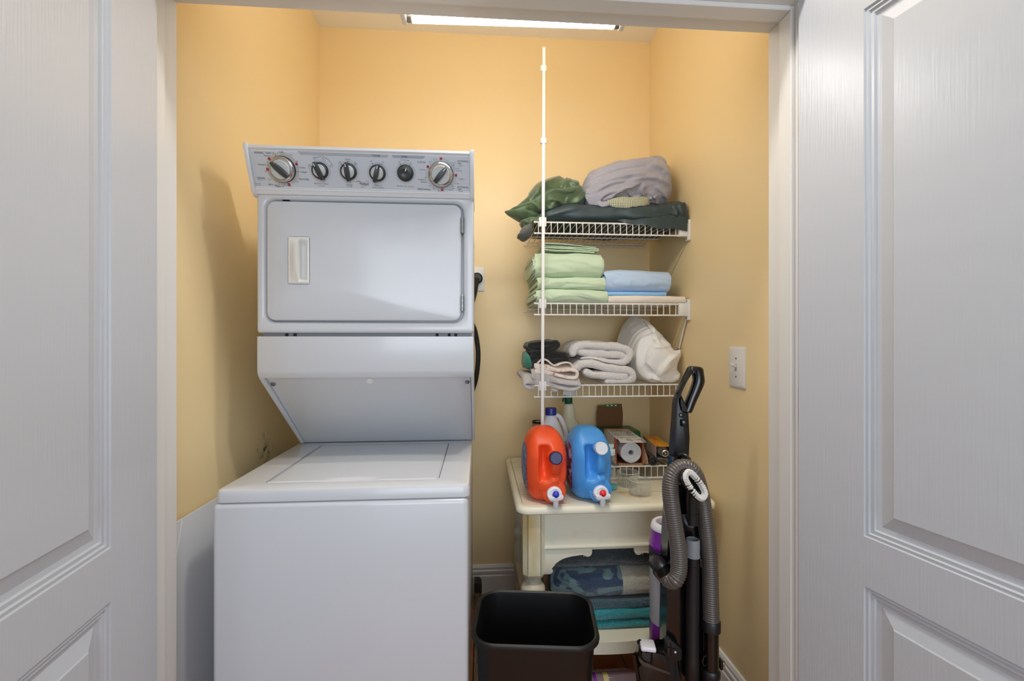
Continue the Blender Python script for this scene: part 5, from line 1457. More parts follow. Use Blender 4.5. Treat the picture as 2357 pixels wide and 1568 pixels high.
bm = B(); prism(bm, [(sx - 0.032, D4 + 0.262), (sx - 0.028, D4 + 0.276), (sx + 0.018, D4 + 0.284), (sx + 0.030, D4 + 0.270), (sx + 0.024, D4 + 0.252), (sx + 0.012, D4 + 0.246), (sx - 0.010, D4 + 0.246), (sx - 0.016, D4 + 0.258)], 'y', sy - 0.012, sy + 0.012, 0.003); obj('spray_head', bm, M_WPLAST, sp)
bm = B(); tube(bm, catmull([(sx - 0.017, sy, D4 + 0.258), (sx - 0.025, sy, D4 + 0.243), (sx - 0.028, sy, D4 + 0.225)], 5), 0.004, 8, sq=(1, 1.6)); obj('trigger', bm, mat('green_collar', (8, 84, 56)), sp)
cu = bpy.data.curves.new('text', 'FONT'); cu.body = 'ON'; cu.size = 1; cu.align_x = 'CENTER'; tob = bpy.data.objects.new('text', cu); C.objects.link(tob)
bpy.context.view_layer.update(); tme = tob.evaluated_get(bpy.context.evaluated_depsgraph_get()).to_mesh()
bm = B(); vv = []
for v in tme.vertices:
    a = v.co.x * 0.016 / 0.0415 - 0.10; vv.append(bm.verts.new((sx + 0.0424 * sin(a), sy - 0.0424 * cos(a), D4 + 0.084 + v.co.y * 0.018 - v.co.x * 0.002)))
for p in tme.polygons:
    try: bm.faces.new([vv[i] for i in p.vertices])
    except ValueError: pass
bpy.data.objects.remove(tob); bpy.data.curves.remove(cu)
lt_ = obj('printed_lettering', bm, M_INK, sp, False); lt_['kind'] = 'stuff'
tn = thing('tin_can', 'small open tin with a dark rim at the left end of the lowest shelf', 'can', (0.262, 2.02, D4))
bm = B(); lathe(bm, [(0.026, 0), (0.026, 0.140), (0.0275, 0.143), (0.0275, 0.147), (0.024, 0.1475), (0.0235, 0.142), (0.001, 0.140)], (0.264, 2.02, D4), (0, 0, 1), 32); obj('body', bm, mat('dark_brown_tin', (44, 34, 28), rough=0.3, metal=0.3), tn)
bm = B(); lathe(bm, [(0.015, 0.1405), (0.015, 0.1445), (0.009, 0.145), (0.0085, 0.1415)], (0.266, 2.02, D4), (0, 0, 1), 24); obj('inner_ring', bm, M_WPLAST, tn)
bm = B(); lathe(bm, [(0.0262, 0.10), (0.0262, 0.138)], (0.264, 2.02, D4), (0, 0, 1), 32, cap=False); obj('label', bm, mat('tan_label', (176, 150, 112), rough=0.5), tn)

def clear_plastic():
    m = bpy.data.materials.new('clear_plastic'); m.use_nodes = True; nt = m.node_tree
    nt.nodes.remove(nt.nodes['Principled BSDF'])
    tr = nt.nodes.new('ShaderNodeBsdfTransparent'); tr.inputs['Color'].default_value = (0.97, 0.975, 0.97, 1)
    gl = nt.nodes.new('ShaderNodeBsdfGlossy'); gl.inputs['Roughness'].default_value = 0.06; gl.inputs['Color'].default_value = (0.95, 0.96, 0.96, 1)
    df = nt.nodes.new('ShaderNodeBsdfDiffuse'); df.inputs['Color'].default_value = (0.85, 0.86, 0.85, 1)
    lw = nt.nodes.new('ShaderNodeLayerWeight'); lw.inputs['Blend'].default_value = 0.22
    m1 = nt.nodes.new('ShaderNodeMixShader'); nt.links.new(lw.outputs['Facing'], m1.inputs[0]); nt.links.new(tr.outputs[0], m1.inputs[1]); nt.links.new(gl.outputs[0], m1.inputs[2])
    m2 = nt.nodes.new('ShaderNodeMixShader'); m2.inputs[0].default_value = 0.05; nt.links.new(m1.outputs[0], m2.inputs[1]); nt.links.new(df.outputs[0], m2.inputs[2])
    nt.links.new(m2.outputs[0], nt.nodes['Material Output'].inputs['Surface'])
    return m
M_CLEAR = clear_plastic()
ds = thing('dish_soap_bottle', 'clear squeeze bottle with a last bit of teal soap, right of the blue jug', 'bottle', (0.497, 1.70, TZ))
dx, dy = 0.4985, 1.70
bm = B(); lathe(bm, [(0.022, 0.0), (0.0262, 0.004), (0.0270, 0.018), (0.0240, 0.034), (0.0205, 0.056), (0.0195, 0.080), (0.0205, 0.100), (0.0200, 0.118), (0.0165, 0.126), (0.012, 0.130), (0.012, 0.136)], (dx, dy, TZ + 0.0004), (0, 0, 1), 36, 1.0, 0.75); bo = obj('body', bm, M_CLEAR, ds)
bm = B(); lathe(bm, [(0.020, 0.0022), (0.0244, 0.006), (0.0250, 0.0165), (0.0240, 0.0175)], (dx, dy, TZ + 0.0004), (0, 0, 1), 32, 1.0, 0.74); obj('soap', bm, mat('teal_soap', (0, 186, 196), rough=0.15, trans=0.1, ior=1.33), bo)
bm = B(); lathe(bm, [(0.0165, 0.131), (0.0168, 0.150), (0.015, 0.1525), (0.0085, 0.1525), (0.0085, 0.158), (0.012, 0.160), (0.012, 0.169), (0.010, 0.170)], (dx, dy, TZ), (0, 0, 1), 28); obj('flip_cap', bm, mat('pale_aqua_cap', (206, 226, 226), rough=0.3), ds)
bm = B(); box(bm, dx - 0.019, dx - 0.010, dy - 0.0178, dy - 0.0162, TZ + 0.052, TZ + 0.064); obj('label_piece', bm, mat('violet_label', (62, 48, 112), rough=0.4), bo)
g = 'clear plastic measuring cups on the table'
def cup(label, x, y):
    t = thing('measuring_cup', label, 'cup', (x, y, TZ), g)
    bm = B(); lathe(bm, [(0.037, 0.0), (0.0385, 0.002), (0.0395, 0.052), (0.0402, 0.0535), (0.0395, 0.0545), (0.0382, 0.052), (0.0370, 0.004), (0.001, 0.0035)], (x, y, TZ + 0.0004), (0, 0, 1), 56); c_ = obj('body', bm, M_CLEAR, t)
    bm = B(); tube(bm, [(x + 0.0398 * cos(2 * pi * k / 48), y + 0.0398 * sin(2 * pi * k / 48), TZ + 0.0535) for k in range(48)], 0.0009, 6, closed=True); obj('rim', bm, mat('frosted_rim', (214, 214, 208), rough=0.3), c_)
    return c_
cup('nearer clear plastic measuring cup, beside the vacuum hose', 0.588, 1.640)
c2 = cup('farther clear plastic measuring cup, just in front of the wire shelf', 0.578, 1.742)

# ------------------------------------------------------------------ boxes on the lowest shelf
M_CARD = mat('kraft_cardboard', (122, 84, 52), rough=0.85, bump=(150, 0.12, 0.0008))
M_BOXG = mat('green_carton', (26, 112, 40), rough=0.4, vary=((40, 60, 120), 12, 0.58, 0.66))
gb = thing('green_box', 'green carton with its brown flap standing up, behind the orange box', 'box', (0.66, 2.13, D4))
bm = B(); box(bm, 0.556, 0.742, 2.055, 2.200, D4, 0.8125, 0.001, 1); obj('carton', bm, M_BOXG, gb)
bm = B(); prism(bm, [(0.578, 0.812), (0.702, 0.812), (0.704, 0.84), (0.705, 0.875), (0.699, 0.918), (0.698, 0.920), (0.582, 0.914), (0.577, 0.88), (0.576, 0.84)], 'y', 2.196, 2.199); fl_ = obj('flap', bm, M_CARD, gb)
P = [(0.698, 0.9205)] + [(0.698 - 0.112 * k / 12, 0.9205 - 0.006 * k / 12 - 0.012 * sin(pi * k / 12)) for k in range(1, 12)] + [(0.583, 0.9143)]
bm = B(); prism(bm, P, 'y', 2.1945, 2.1965); ge = obj('green_flap_edge', bm, mat('green_print', (22, 116, 32), rough=0.45), fl_)
bm = B()
for x in (0.628, 0.648, 0.668):
    lathe(bm, [(0.0048, 0), (0.0048, 0.0006)], (x, 2.1944, 0.9128), (0, -1, 0), 10, 1, 0.7)
e_ = obj('white_dots', bm, M_MARK, fl_); e_['kind'] = 'stuff'

ob_ = thing('orange_box', 'open orange and white box with a white roll of bags inside, on the lowest shelf', 'box', (0.62, 1.95, D4))
Rm = Matrix.Translation((0.6155, 1.835, D4)) @ Matrix.Rotation(radians(-2.5), 4, 'Z')
M_ORC = mat('orange_carton', (212, 88, 34), rough=0.45); M_PRT = mat('white_printed_carton', (218, 214, 206), rough=0.45, vary=((150, 150, 150), 26, 0.56, 0.60))
W, Dp, Hh = 0.054, 0.215, 0.102
def obx(name, a, m, par, M2=None):
    bm = B(); box(bm, *a, 0.0, 1, Rm @ M2 if M2 is not None else Rm); return obj(name, bm, m, par, False)
obx('bottom_panel', (-W, W, 0, Dp, 0.0005, 0.002), M_CARD, ob_)
obx('side_panel', (-W, -W + 0.0012, 0.030, Dp, 0, Hh), M_PRT, ob_)
obx('side_edge', (-W, -W + 0.0012, 0, 0.030, 0, Hh), M_ORC, ob_)
obx('side_panel', (W - 0.0012, W, 0, Dp, 0, Hh), M_ORC, ob_)
tp = obx('top_panel', (-W, W, 0.0, Dp, Hh - 0.0012, Hh), M_PRT, ob_)
obx('top_edge', (-W, W, Dp - 0.014, Dp, Hh, Hh + 0.0006), M_ORC, ob_)
obx('back_panel', (-W, W, Dp - 0.0012, Dp, 0, Hh), M_CARD, ob_)
# open end flaps: top one lifted, left one swung out, bottom one drooping, right one bent
obx('top_flap', (-W + 0.006, W + 0.004, -0.040, 0, -0.0008, 0.0004), M_PRT, ob_, Matrix.Translation((0, 0, Hh)) @ Matrix.Rotation(radians(10), 4, 'X'))
obx('left_flap', (-0.0008, 0.0004, -0.030, 0, 0.002, Hh - 0.006), M_ORC, ob_, Matrix.Translation((-W, 0, 0)) @ Matrix.Rotation(radians(-12), 4, 'Z'))
obx('bottom_flap', (-W + 0.004, W - 0.004, -0.032, 0, 0.0, 0.0012), mat('tan_cardboard_inside', (178, 140, 108), rough=0.8), ob_, Matrix.Translation((0, 0, 0.002)) @ Matrix.Rotation(radians(3), 4, 'X'))
bm = B(); v = [bm.verts.new(Rm @ Vector(p)) for p in ((W, 0, Hh - 0.01), (W + 0.002, -0.010, Hh - 0.03), (W + 0.016, -0.030, 0.012), (W + 0.010, -0.028, 0.003), (W, 0, 0.002))]
bm.faces.new(v); ext = bmesh.ops.extrude_face_region(bm, geom=bm.faces[:]); 
for e in ext['geom']:
    if isinstance(e, bmesh.types.BMVert): e.co.x += 0.0012
obj('right_flap', bm, MATS['tan_cardboard_inside'], ob_, False)
# printed lines on the lid
bm = B()
for (x0, y0, x1, y1) in ((-.04, .02, .035, .02), (-.04, .05, .04, .05), (-.04, .02, -.04, .19), (.04, .05, .04, .18), (-.03, .08, .03, .08), (-.03, .11, .03, .11), (-.03, .08, -.03, .16), (.03, .08, .03, .16), (-.03, .16, .03, .16), (.0, .11, .0, .16), (-.035, .185, .02, .185)):
    tube(bm, [Rm @ Vector((x0, y0, Hh + 0.0003)), Rm @ Vector((x1, y1, Hh + 0.0003))], 0.0006, 4)
pl2 = obj('printed_lines', bm, M_INKG, tp); pl2['kind'] = 'stuff'
rl = thing('bag_roll', 'white plastic roll of bags inside the open orange box', 'roll', (0.618, 1.93, D4))
M_ROLL = mat('white_film', (214, 216, 220), rough=0.3, bump=(200, 0.15, 0.001))
rc = Rm @ Vector((0.004, -0.012, 0.0475)); rd_ = (Rm.to_3x3() @ Vector((0, 1, 0)))
bm = B(); lathe(bm, [(0.009, 0.10), (0.009, 0.004), (0.012, 0.0)] + [(0.012 + 0.030 * k / 10, 0.0006 * (k % 2) + 0.0004 * sin(k * 2.1)) for k in range(1, 10)] + [(0.0415, 0.001), (0.0425, 0.004), (0.0425, 0.20), (0.009, 0.20)], rc, rd_, 44, cap=False); obj('roll', bm, M_ROLL, rl, True, 25)
bm = B(); thick_path('x', [(rc.x - 0.0425, rc.z + 0.010), (rc.x - 0.044, rc.z - 0.010), (rc.x - 0.028, rc.z - 0.026), (rc.x + 0.0, rc.z - 0.0430)], 0.0006, rc.y - 0.004, rc.y + 0.10, None, bm=bm, rnd_f=0.001, seed=2, amp=0.0004); obj('loose_end', bm, M_ROLL, rl, True, 60)

yb = thing('bulb_box', 'long yellow and orange light bulb box lying open on the lowest shelf', 'box', (0.79, 1.96, D4))
d_ = (Vector((0.752, 1.815, 0)) - Vector((0.803, 2.10, 0))).normalized(); s_ = Vector((-d_.y, d_.x, 0)); 
if s_.x < 0: s_ = -s_
up_ = Vector((0, 0, 1)); O_ = Vector((0.752, 1.815, D4 + 0.0205))
My = Matrix((s_, -d_, up_)).transposed().to_4x4(); My = Matrix.Translation(O_) @ My @ Matrix.Rotation(radians(-3.0), 4, 'X')
M_YEL = mat('yellow_carton', (238, 178, 30), rough=0.4, vary=((226, 118, 24), 16, 0.48, 0.66), stretch=(3, 0.7, 3)); M_GRYC = mat('grey_carton_inside', (150, 144, 138), rough=0.7)
wy, hy, ly = 0.031, 0.052, 0.285
def ybx(name, a, m, M2=None, par=yb):
    bm = B(); box(bm, *a, 0.0, 1, My @ M2 if M2 is not None else My); return obj(name, bm, m, par, False)
ybx('top_panel', (-wy, wy, 0, ly, hy - 0.001, hy), M_YEL); ybx('side_panel', (-wy, -wy + 0.001, 0, ly, 0, hy - 0.001), mat('white_carton', (214, 206, 196), rough=0.5)); ybx('side_panel', (wy - 0.001, wy, 0, ly, 0, hy - 0.001), M_GRYC)
ybx('bottom_panel', (-wy, wy, 0, ly, 0, 0.001), M_GRYC); ybx('back_panel', (-wy, wy, ly - 0.001, ly, 0, hy), M_YEL)
lbm = thing('light_bulb', 'silver based light bulb poking out of the yellow box', 'light bulb', tuple(My @ Vector((0, 0, 0.02))))
bc = My @ Vector((0.004, -0.016, 0.0255)); bdv = (My.to_3x3() @ Vector((0, 1, 0)))
bm = B(); lathe(bm, [(0.010, 0.006), (0.0135, 0.007)] + [(0.0135 + 0.0012 * (k % 2), 0.008 + 0.0022 * k) for k in range(10)] + [(0.0150, 0.032)], bc, bdv, 28); sb_ = obj('screw_base', bm, M_CHROME, lbm)
bm = B(); lathe(bm, [(0.003, 0.0), (0.0045, 0.001), (0.0048, 0.006)], bc, bdv, 16); obj('contact', bm, M_BRASS, sb_)
bm = B(); lathe(bm, [(0.010, 0.0058), (0.005, 0.0048)], bc, bdv, 20); obj('insulator', bm, M_BLACK, sb_)
bm = B(); lathe(bm, [(0.0150, 0.031), (0.017, 0.036), (0.021, 0.050), (0.0225, 0.09), (0.0225, 0.16), (0.012, 0.175)], bc, bdv, 28); obj('glass', bm, mat('grey_bulb_glass', (190, 186, 182), rough=0.2), lbm)
bt = thing('black_tube', 'dark brown roll with a black tube end between the orange and yellow boxes', 'tube', (0.70, 1.9, D4))
p0, p1 = Vector((0.7005, 1.800, D4 + 0.0195)), Vector((0.722, 2.04, D4 + 0.0195))
bm = B(); lathe(bm, [(0.0175, 0), (0.0180, 0.05), (0.0180, (p1 - p0).length)], p0, p1 - p0, 28); obj('roll', bm, mat('dark_brown_wrap', (58, 34, 24), rough=0.4), bt)
bm = B(); lathe(bm, [(0.0085, 0.03), (0.0085, -0.003), (0.0105, -0.006), (0.0165, -0.006), (0.0190, -0.003), (0.0190, 0.020)], p0, p1 - p0, 32, cap=False); obj('tube_end', bm, M_BLACK, bt)

# ------------------------------------------------------------------ upright vacuum cleaner leaning in the right front corner
vc = thing('vacuum_cleaner', 'black upright vacuum cleaner with a grey ribbed hose and purple dust cup', 'vacuum cleaner', (0.60, 1.32, 0))
VS = 1.30
def pxp(l, Y): return [at(x, y, Y) for x, y in l]
def slab(name, pts, Y0, Y1, m, par, bev=0.006, Yp=None):
    bm = B(); prism(bm, [(p.x, p.z) for p in pxp(pts, Yp or (Y0 + Y1) / 2)], 'y', Y0, Y1, bev); return obj(name, bm, m, par, True, 40)
spine = slab('spine', [(1546, 1050), (1582, 1050), (1597, 1120), (1606, 1215), (1611, 1330), (1613, 1560), (1613, 1690), (1524, 1690), (1524, 1500), (1527, 1380), (1527, 1290), (1531, 1210), (1538, 1120)], 1.285, 1.335, M_BLACKG, vc, 0.004)
# wand with slanting loop handle
def hp_(*pts): return [(1530 + x / 6.27, 830 + y / 6.27) for x, y in pts]
wand = slab('wand', hp_((165, 480), (215, 480), (258, 700), (318, 760), (322, 1090), (322, 1440), (75, 1480), (95, 1240), (125, 860), (140, 640), (150, 560)), 1.318, 1.352, M_BLACK, vc, 0.007)
# loop handle: two arms with a narrow slot, bent over at the top
outer_h = hp_((150, 590), (165, 480), (240, 300), (300, 190), (352, 95), (400, 80), (470, 84), (520, 100), (542, 130), (548, 180), (560, 270), (555, 330), (520, 420), (440, 590), (385, 720), (362, 752), (300, 757), (262, 752), (215, 735), (180, 700))
inner_h = hp_((212, 640), (210, 520), (240, 420), (300, 300), (352, 215), (385, 165), (402, 195), (412, 250), (408, 310), (370, 420), (315, 560), (275, 680), (255, 720), (235, 715), (225, 700), (218, 670))
bm = B(); YH0, YH1 = 1.318, 1.352
oc = resample(catmull([tuple(at(x, y, 1.335)) for x, y in outer_h + outer_h[:1]], 5)[:-1], 0.002); ic = resample(catmull([tuple(at(x, y, 1.335)) for x, y in inner_h + inner_h[:1]], 5)[:-1], 0.002)
NH = 120
def samp(c, k): 
    f = k / NH * (len(c)); i = int(f) % len(c); return c[i].lerp(c[(i + 1) % len(c)], f - int(f))
oc = [samp(oc, k) for k in range(NH)]; 
ic2 = []
for p in oc:      # match by angle about the slot's long axis
    ic2.append(min(ic, key=lambda q: (q - p).length))
rows = []
for s, y in ((0.0, (YH0 + YH1) / 2), (0.0, YH0 + 0.009), (0.10, YH0 + 0.003), (0.28, YH0), (0.72, YH0), (0.90, YH0 + 0.003), (1.0, YH0 + 0.009), (1.0, YH1 - 0.009), (0.9, YH1 - 0.003), (0.72, YH1), (0.28, YH1), (0.1, YH1 - 0.003), (0.0, YH1 - 0.009)):
    rows.append([bm.verts.new((a_.lerp(b_, s).x, y, a_.lerp(b_, s).z)) for a_, b_ in zip(oc, ic2)])
grid_faces(bm, rows, wrap_u=True, wrap_v=True)
bmesh.ops.remove_doubles(bm, verts=bm.verts[:], dist=0.0002)
hd = obj('handle', bm, M_BLACKG, wand, True, 50)
bm = B(); lathe(bm, [(0.006, 0), (0.006, 0.003), (0.003, 0.0035)], at(1598, 855, 1.3185), (0, -1, 0.2), 14); obj('screw', bm, M_BLACKG, hd)
bm = B(); lathe(bm, [(0.007, 0), (0.007, 0.004), (0.004, 0.005)], at(1569, 956, 1.312), (0, -1, 0.1), 14); obj('button', bm, M_BLACKG, wand)
bm = B(); a = at(1573, 973, 1.312); box(bm, a.x - 0.008, a.x + 0.009, 1.300, 1.330, a.z - 0.011, a.z + 0.009, 0.003); obj('latch', bm, M_BLACKG, wand)
bm = B(); tube(bm, catmull([at(1563, 1058, 1.30), at(1566, 1049, 1.285), at(1574, 1047, 1.27), at(1582, 1052, 1.262), at(1583, 1060, 1.262)], 5), 0.0052, 8, sq=(1, 1.6)); obj('cord_hook', bm, M_BLACK, wand)
# ribbed hose
def hose_material():
    m = mat('ribbed_grey_hose', (86, 79, 74), rough=0.26, coat=0.3, spec=0.6); return m
HY = 1.232
hp = [(1531, 1322, 1.262), (1541, 1336, 1.248), (1553, 1335, HY), (1561, 1319, HY), (1563, 1297, HY), (1561, 1262, HY), (1555, 1222, HY), (1548, 1178, HY), (1543, 1132, HY), (1545, 1103, HY), (1554, 1085, HY), (1571, 1075, HY), (1588, 1079, HY), (1600, 1094, HY), (1609, 1120, HY + .025), (1617, 1155, HY + .035), (1624, 1200, HY + .035), (1630, 1250, HY + .035), (1634, 1310, HY + .035), (1635.5, 1370, HY + .035), (1637, 1432, HY + .035)]
pts = resample(catmull([at(x, y, Y) for x, y, Y in hp], 24), 0.00105)
bm = B(); tube(bm, pts, lambda i: 0.0200 + 0.0027 * abs(sin(pi * i / 6.0)) ** 0.6, 26); hose = obj('hose', bm, hose_material(), vc, True, 180)
# elbow from the dust cup to the hose, ribbed cuff
bm = B(); tube(bm, catmull([at(1512, 1296, 1.330), at(1517, 1300, 1.295), at(1524, 1310, 1.272), at(1533, 1324, 1.262)], 6), lambda i: 0.024 - 0.0002 * i, 20); el = obj('elbow', bm, M_BLACK, vc)
bm = B(); e0 = at(1524, 1309, 1.272); e1 = at(1532, 1321, 1.262)
lathe(bm, [(0.024, 0.0)] + [(0.0262 - 0.002 * (k % 2), 0.001 + 0.0022 * k) for k in range(9)] + [(0.0235, 0.022)], e0, e1 - e0, 26); obj('cuff', bm, M_BLACKG, el)
slab('elbow_plate', [(1503, 1287), (1522, 1281), (1530, 1290), (1530, 1334), (1517, 1338), (1504, 1322)], 1.296, 1.312, M_BLACKG, el, 0.003)
# collar, lower wand and its holders on the right
bm = B(); c = at(1637, 1426, HY + .035); lathe(bm, [(0.0235, 0), (0.0255, -0.003), (0.0255, -0.030), (0.0225, -0.033)], c, (0, 0, 1), 28); col = obj('collar', bm, M_BLACK, vc)
bm = B(); lathe(bm, [(0.0205, -0.03), (0.0205, -0.155), (0.020, -0.16)], c + Vector((0.000, 0.0, 0)), (0, 0, 1), 24); obj('lower_wand', bm, M_BLACKG, vc)
bm = B(); lathe(bm, [(0.0215, -0.140), (0.0255, -0.146), (0.0258, -0.160), (0.0225, -0.166), (0.024, -0.20), (0.024, -0.38), (0.020, -0.43)], c + Vector((-0.001, 0, 0)), (0, 0, 1), 26); obj('wand_cup', bm, M_BLACK, vc)
bm = B(); b0 = at(1618, 1520, 1.262); tube(bm, [b0 + Vector((0.016, 0, 0.014)), b0 + Vector((0, -0.004, 0.013)), b0 + Vector((-0.004, -0.004, 0)), b0 + Vector((0, -0.004, -0.013)), b0 + Vector((0.016, 0, -0.014))], 0.0028, 8); obj('wand_clip', bm, M_BLACKG, vc)
bm = B(); tube(bm, [at(1620, 1452, 1.27), at(1620, 1518, 1.27)], 0.0013, 6); obj('cord_strand', bm, M_BLACKG, vc)
# plug and prongs hanging at the side
bm = B(); a = at(1658, 1528, 1.29); box(bm, a.x - 0.004, a.x + 0.004, 1.280, 1.300, a.z - 0.014, a.z + 0.014, 0.003); pg = obj('power_plug', bm, M_BLACK, vc)
for dz in (0.0055, -0.0055):
    bm = B(); box(bm, a.x + 0.003, a.x + 0.013, 1.286, 1.2935, a.z + dz - 0.001, a.z + dz + 0.001, 0.0004, 1); obj('prong', bm, M_BRASS, pg)
# crevice tool (grey) standing in its black holder tube
gc = at(1595, 1281, 1.262)
bm = B(); lathe(bm, [(0.0165, 0.050), (0.0182, 0.049), (0.0186, 0.047), (0.0188, 0.004), (0.0196, 0.003), (0.0196, 0.0), (0.0175, -0.002), (0.0162, 0.03), (0.0160, 0.046)], gc, (0.0, 0, 1), 32, cap=False); obj('crevice_tool', bm, mat('mid_grey_plastic', (146, 148, 152), rough=0.4), vc)
bm = B(); lathe(bm, [(0.0155, 0.002), (0.0185, 0.002), (0.0190, -0.022), (0.0175, -0.024), (0.0178, -0.29), (0.019, -0.295), (0.019, -0.36), (0.012, -0.37)], gc, (0.006, 0, 1), 28); obj('tool_tube', bm, M_BLACK, vc)
bm = B(); a = at(1611, 1294, 1.255); box(bm, a.x - 0.004, a.x + 0.004, 1.245, 1.27, a.z - 0.011, a.z + 0.012, 0.002); obj('tool_clip', bm, M_BLACKG, vc)
# dusting brush: neck, oval head, bristle ring
nb = at(1594, 1205, 1.255)
bm = B(); tube(bm, [nb + Vector((-0.001, 0, -0.003)), nb + Vector((-0.001, 0, 0.030)), nb + Vector((-0.003, -0.004, 0.062)), nb + Vector((-0.002, -0.010, 0.098))], 0.0165, 22); br_ = obj('dusting_brush', bm, M_BLACK, vc)
bm = B(); lathe(bm, [(0.0175, 0.0265), (0.0175, 0.030)], nb, (0, 0, 1), 24); obj('neck_joint', bm, M_BLACKG, br_)
bm = B(); tube(bm, catmull([at(1572, 1186, 1.275), at(1575, 1198, 1.268), at(1583, 1208, 1.262), at(1594, 1212, 1.258)], 5), 0.015, 16); obj('brush_mount', bm, M_BLACK, br_)
bc_ = at(1600.5, 1117, 1.185)
bn = Vector((0.30, -0.93, 0.22)).normalized()
p_a, p_b = at(1579, 1090, 1.185), at(1622, 1146, 1.185)
bu = (p_b - p_a); bu = (bu - bn * bu.dot(bn)).normalized(); bv = bn.cross(bu)
LA, LB = 0.0395, 0.016
def oval(k, N, a, b, h):
    t = 2 * pi * k / N; ct, st = cos(t), sin(t)
    return bc_ + bu * (a * math.copysign(abs(ct) ** 0.75, ct)) + bv * (b * math.copysign(abs(st) ** 0.8, st)) + bn * h
bm = B(); rows = []
for a, b, h in ((LA * .6, LB * .6, -0.032), (LA + .004, LB + .004, -0.018), (LA + .006, LB + .006, -0.014), (LA + .006, LB + .006, -0.010), (LA + .004, LB + .004, -0.008), (LA - .009, LB - .008, -0.008), (LA - .012, LB - .010, -0.014)):
    rows.append([bm.verts.new(oval(k, 56, a, b, h)) for k in range(56)])
grid_faces(bm, rows, wrap_u=True); bm.faces.new(rows[0]); bm.faces.new(rows[-1]); obj('brush_head', bm, M_BLACKG, br_, True, 45)
bm = B(); rb = random.Random(3)
for k in range(46):
    j_ = rb.uniform(-.15, .15)
    tube(bm, [oval(k + j_, 46, LA - 0.0055, LB - 0.0055, -0.006), oval(k + j_, 46, LA - 0.003, LB - 0.003, 0.0035), oval(k + j_, 46, LA + 0.0035, LB + 0.0035, 0.0045 + rb.uniform(-.0006, .0006)), oval(k + j_, 46, LA + 0.0075, LB + 0.0075, -0.0015)], lambda i: (0.0022, 0.0027, 0.0027, 0.0022)[i], 8)
bs = obj('bristles', bm, mat('white_bristle', (216, 212, 206), rough=0.7), br_); bs['kind'] = 'stuff'
# dust cup on the far (left) side
cc0 = at(1537, 1500, 1.375); ct = at(1537, 1212, 1.375); R0 = 0.0565
axis_ = Vector((0.004, 0, 1)); Hc = ct.z
M_CUP = mat('smoky_clear_plastic', (176, 174, 176), rough=0.10, trans=0.25, ior=1.3, spec=0.7)
M_PURP = mat('purple_plastic', (112, 28, 142), rough=0.2, coat=0.4); M_PURT = mat('translucent_purple_plastic', (128, 44, 140), rough=0.16, trans=0.2, ior=1.25)
def cyl(name, prof, m, par, cap=True, dx=0.0): 
    bm = B(); lathe(bm, [(r, z) for r, z in prof], (cc0.x + dx, 1.375, 0), axis_, 44, cap=cap); return obj(name, bm, m, par, True, 40)
def zpx(y): return at(1500, y, 1.375).z
dc = cyl('dust_cup', [(R0 * .96, zpx(1272)), (R0, zpx(1278)), (R0 * 0.985, zpx(1400)), (R0 * 0.985, zpx(1428))], M_CUP, vc)
cyl('purple_bin_base', [(R0 * 0.985, zpx(1428)), (R0 * 0.99, zpx(1470)), (R0 * 1.0, zpx(1478)), (R0 * 1.05, zpx(1486)), (R0 * 1.05, zpx(1500)), (R0 * .9, zpx(1506))], M_PURT, dc)
cyl('dark_band', [(R0 * 1.02, zpx(1280)), (R0 * 1.04, zpx(1276)), (R0 * 1.04, zpx(1262)), (R0 * .9, zpx(1258))], mat('dark_grey_plastic', (44, 44, 48), rough=0.35), dc)
cyl('purple_band', [(R0 * .98, zpx(1263)), (R0 * 1.035, zpx(1260)), (R0 * 1.035, zpx(1250)), (R0 * .955, zpx(1242)), (R0 * .94, zpx(1216)), (R0 * .8, zpx(1216))], M_PURP, dc)
cyl('white_lid_ring', [(R0 * .94, zpx(1218)), (R0 * .95, zpx(1214)), (R0 * .88, zpx(1205)), (R0 * .80, zpx(1202)), (R0 * .66, zpx(1203)), (R0 * .62, zpx(1208)), (R0 * .6, zpx(1222))], mat('pale_grey_white_plastic', (222, 220, 224), rough=0.3), dc, cap=False)
cyl('lid_well', [(R0 * .61, zpx(1222)), (R0 * .62, zpx(1217)), (R0 * .2, zpx(1216))], M_BLACK, dc)
# foot of the body, white release pedal, side knob and lamp shell
ft = slab('motor_housing', [(1474, 1494), (1482, 1488), (1528, 1502), (1560, 1500), (1566, 1570), (1572, 1640), (1560, 1700), (1480, 1700), (1486, 1590), (1476, 1528), (1471, 1520)], 1.270, 1.322, M_BLACKG, vc, 0.012, 1.28)
slab('chrome_band', [(1470, 1510), (1480, 1524), (1500, 1530), (1541, 1545), (1541, 1552), (1500, 1538), (1478, 1531), (1470, 1520)], 1.264, 1.272, mat('grey_gloss_trim', (96, 92, 90), rough=0.15, metal=0.6), ft, 0.002)
slab('front_shell', [(1500, 1496), (1530, 1507), (1537, 1520), (1541, 1544), (1498, 1528)], 1.262, 1.274, M_BLACKG, ft, 0.003)
bm = B()
pp = [at(x, y, 1.27) for x, y in ((1472, 1489), (1508, 1489), (1508, 1497), (1490, 1497), (1472, 1485))]
a = at(1490, 1486, 1.29); box(bm, a.x - 0.0205, a.x + 0.0215, 1.262, 1.318, a.z - 0.0065, a.z + 0.0065, 0.004, 2, Matrix.Translation(a + Vector((0, 0, 0))) @ Matrix.Rotation(radians(-14), 4, 'Z') @ Matrix.Rotation(radians(-10), 4, 'X') @ Matrix.Translation(-a)); obj('release_pedal', bm, mat('pale_grey_white_plastic', (222, 220, 224)), ft)
kb = slab('side_knob', [(1533, 1472), (1541, 1468), (1562, 1484), (1566, 1492), (1566, 1512), (1552, 1518), (1540, 1512), (1530, 1502)], 1.258, 1.285, M_BLACK, vc, 0.004)
bm = B()
